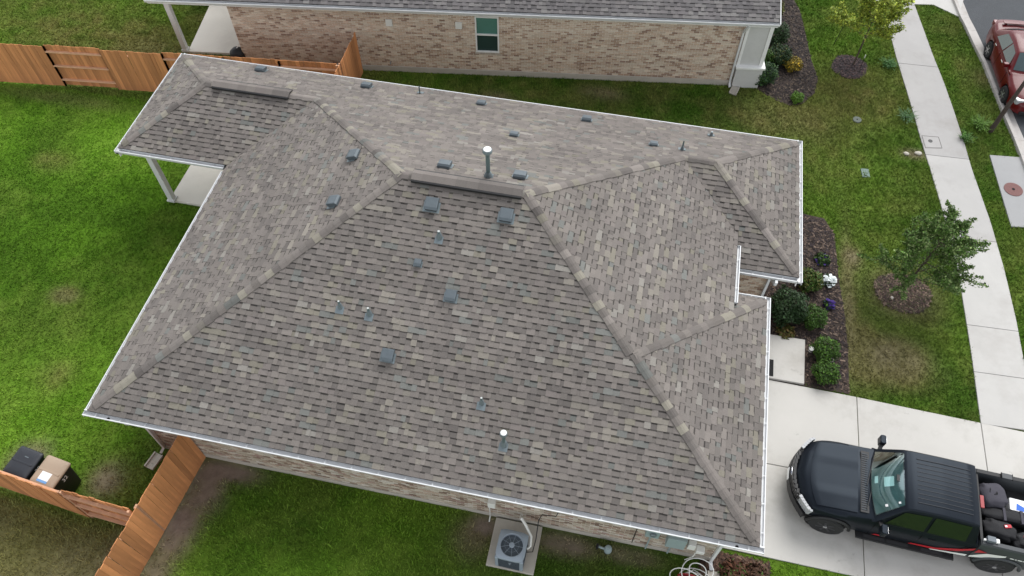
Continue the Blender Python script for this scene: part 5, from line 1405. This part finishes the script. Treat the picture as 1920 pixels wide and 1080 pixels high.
MB().rbox((-.12, -.08, 0), (.12, .06, .045), .02).build('body', M_charc, mp_, bevel=.008); MB().box((-.13, -.09, .0), (-.121, .07, .05)).build('edge', M_black, mp_); MB().box((.121, -.09, 0), (.13, .07, .05)).build('edge', M_black, mp_)

# red sedan
ang = math.atan2(2.48, -.19)
car = thing('parked_car', 'red sedan parked against the kerb at the right edge', 'car', (25.34, 18.58, 0), ang)
CW = (.90, 3.42); cr = .31
s_hw = ip([0, .1, .35, .8, 2.2, 3.6, 4.1, 4.38, 4.45], [.55, .68, .80, .86, .875, .86, .80, .70, .6])
s_zt = ip([0, .05, .2, .6, 1.25, 1.3, 3.7, 4.2, 4.4, 4.45], [.55, .64, .73, .82, .93, .95, 1.00, 1.01, .98, .80])
def s_ring(x):
    hw = s_hw(x); zt = s_zt(x); zs = zt - .10; zb = min(arch(x, .24, CW, .37, cr), zs - .06)
    return [(hw - .12, zb), (hw - .03, zb + .01), (hw, zb + (zs - zb) * .35), (hw - .004, zb + (zs - zb) * .7), (hw - .02, zs), (hw - .07, zt - .03), (hw - .14, zt), (hw * .5, zt + .02), (0, zt + .03)]
xs = sorted(set([0, .03, .07, .12, .2] + [round(v, 3) for v in np.arange(.26, 4.3, .06)] + [4.35, 4.4, 4.45]))
loft(xs, s_ring).build('body', M_paintr, car, smooth=True)
g_zt = ip([1.15, 1.25, 1.95, 2.15, 2.6, 3.0, 3.25, 3.85], [.92, .95, 1.385, 1.42, 1.44, 1.42, 1.37, 1.02])
def g_ring(x):
    zt = g_zt(x); f = max(0, (zt - .95) / .48)
    hwt = .80 - .22 * f
    return [(.845, .90), (.83, .96), (.80 - .08 * f, .95 + (zt - .95) * .45), (hwt + .03, max(.95, zt - .06)), (hwt - .03, zt - .01), (hwt * .6, zt + .01), (0, zt + .018)]
gb_ = lambda x, y: .14 * (abs(y) / .8) ** 2 * (max(0, 1 - (x - 1.15) / .8) - max(0, 1 - (3.85 - x) / .6))
cabx = [1.15] + list(np.linspace(1.25, 1.95, 10)) + list(np.linspace(2.02, 3.2, 18)) + list(np.linspace(3.26, 3.85, 9))
gh = loft(cabx, g_ring, gb_).build('cabin', M_paintr, car, smooth=True)
def patch(name, x0, x1, m_, inset, lift):
    vs = []; nu, nv = 8, 11
    for i in range(nu):
        x = x0 + (x1 - x0) * i / (nu - 1); f = max(0, (g_zt(x) - .95) / .48); hw = .80 - .22 * f - inset
        for j in range(nv):
            y = -hw + 2 * hw * j / (nv - 1); vs.append((x + gb_(x, y), y, g_zt(x) + lift - .025 * (y / hw) ** 2))
    MB().add(vs, [(i * nv + j, i * nv + j + 1, (i + 1) * nv + j + 1, (i + 1) * nv + j) for i in range(nu - 1) for j in range(nv - 1)]).build(name, m_, car, smooth=True)
M_cgl = mat('sedan_glass', lin(70, 92, 96, .5), .08, .1, 3, spec=.7)
patch('windscreen', 1.33, 1.93, M_cgl, .05, .04)
patch('rear_window', 3.27, 3.72, M_cgl, .06, .035)
for s in (-1, 1):
    def sp(x, f):
        zt = g_zt(x); g = max(0, (zt - .95) / .48); y0 = .832; y1 = .80 - .22 * g + .032
        return (x, s * (y0 + (y1 - y0) * f + .012), .975 + (zt - .07 - .975) * f)
    for x0, x1, xa, xb in ((1.62, 2.48, 2.0, 2.48), (2.54, 3.36, 2.54, 3.1)):
        MB().add([sp(x0, .03), sp(x1, .03), sp(xb, .93), sp(xa, .93)], [(0, 1, 2, 3)]).build('side_window', mat('sedan_side_glass', lin(60, 84, 74, .45), .08, .25, 4, spec=.7), car)
    mr = MB().rbox((1.60, s * .93 - .09, .96), (1.74, s * .93 + .09, 1.10), .04).build('mirror', M_paintr, car, bevel=.02)
    for x in (2.05, 3.0): MB().box((x, s * .872 - .012, .80), (x + .15, s * .872 + .012, .83)).build('door_handle', M_chrome, car)
    MB().rbox((.10, s * .60 - .16, .56), (.42, s * .60 + .15, .735), .06).build('headlight', M_lamp, car, bevel=.02)
    MB().rbox((4.22, s * .66 - .12, .78), (4.44, s * .66 + .08, .95), .05).build('tail_light', mat('tail_lens', lin(120, 10, 20, .6), .2, 0, spec=.6), car, bevel=.02)
    for wx in CW:
        wheel(car, wx, s * .77, cr, .20, s, M_alloy, 6)
        MB().lathe([(.37, -.15), (.37, .15)], 22, (wx, s * .62, cr), 1).build('wheel_well', M_dark, car)
    for x in (1.45, 2.51, 3.3): MB().bar((x, s * .872, .34), (x, s * .866, .88), .008, .010).build('door_gap', M_dark, car)
MB().box((4.0, -.52, 1.09), (4.16, .52, 1.115)).build('spoiler', M_paintr, car, bevel=.008)
for y in (-.4, .4): MB().box((4.05, y - .03, 1.0), (4.12, y + .03, 1.09)).build('spoiler_leg', M_paintr, car)
MB().box((-.03, -.5, .22), (.1, .5, .36)).build('lower_grille', M_black, car, bevel=.02)
MB().box((.1, -.6, .2), (4.3, .6, .3)).build('underbody', M_dark, car)

# alike things share a group phrase
GR = {'shrub': 'garden shrubs', 'fence': 'cedar fences', 'splash block': 'splash blocks under downspouts', 'flowers': 'flower clumps in the front bed', 'stone': 'pale stones', 'lid': 'utility lids', 'plant': 'small dry plants', 'grass tuft': 'weedy grass tufts', 'stake': 'garden stakes', 'tree': 'young trees', 'house': 'brick houses'}
for o in scn.objects:
    if o.parent is None and o.get('category') in GR and not o.get('group'): o['group'] = GR[o['category']]
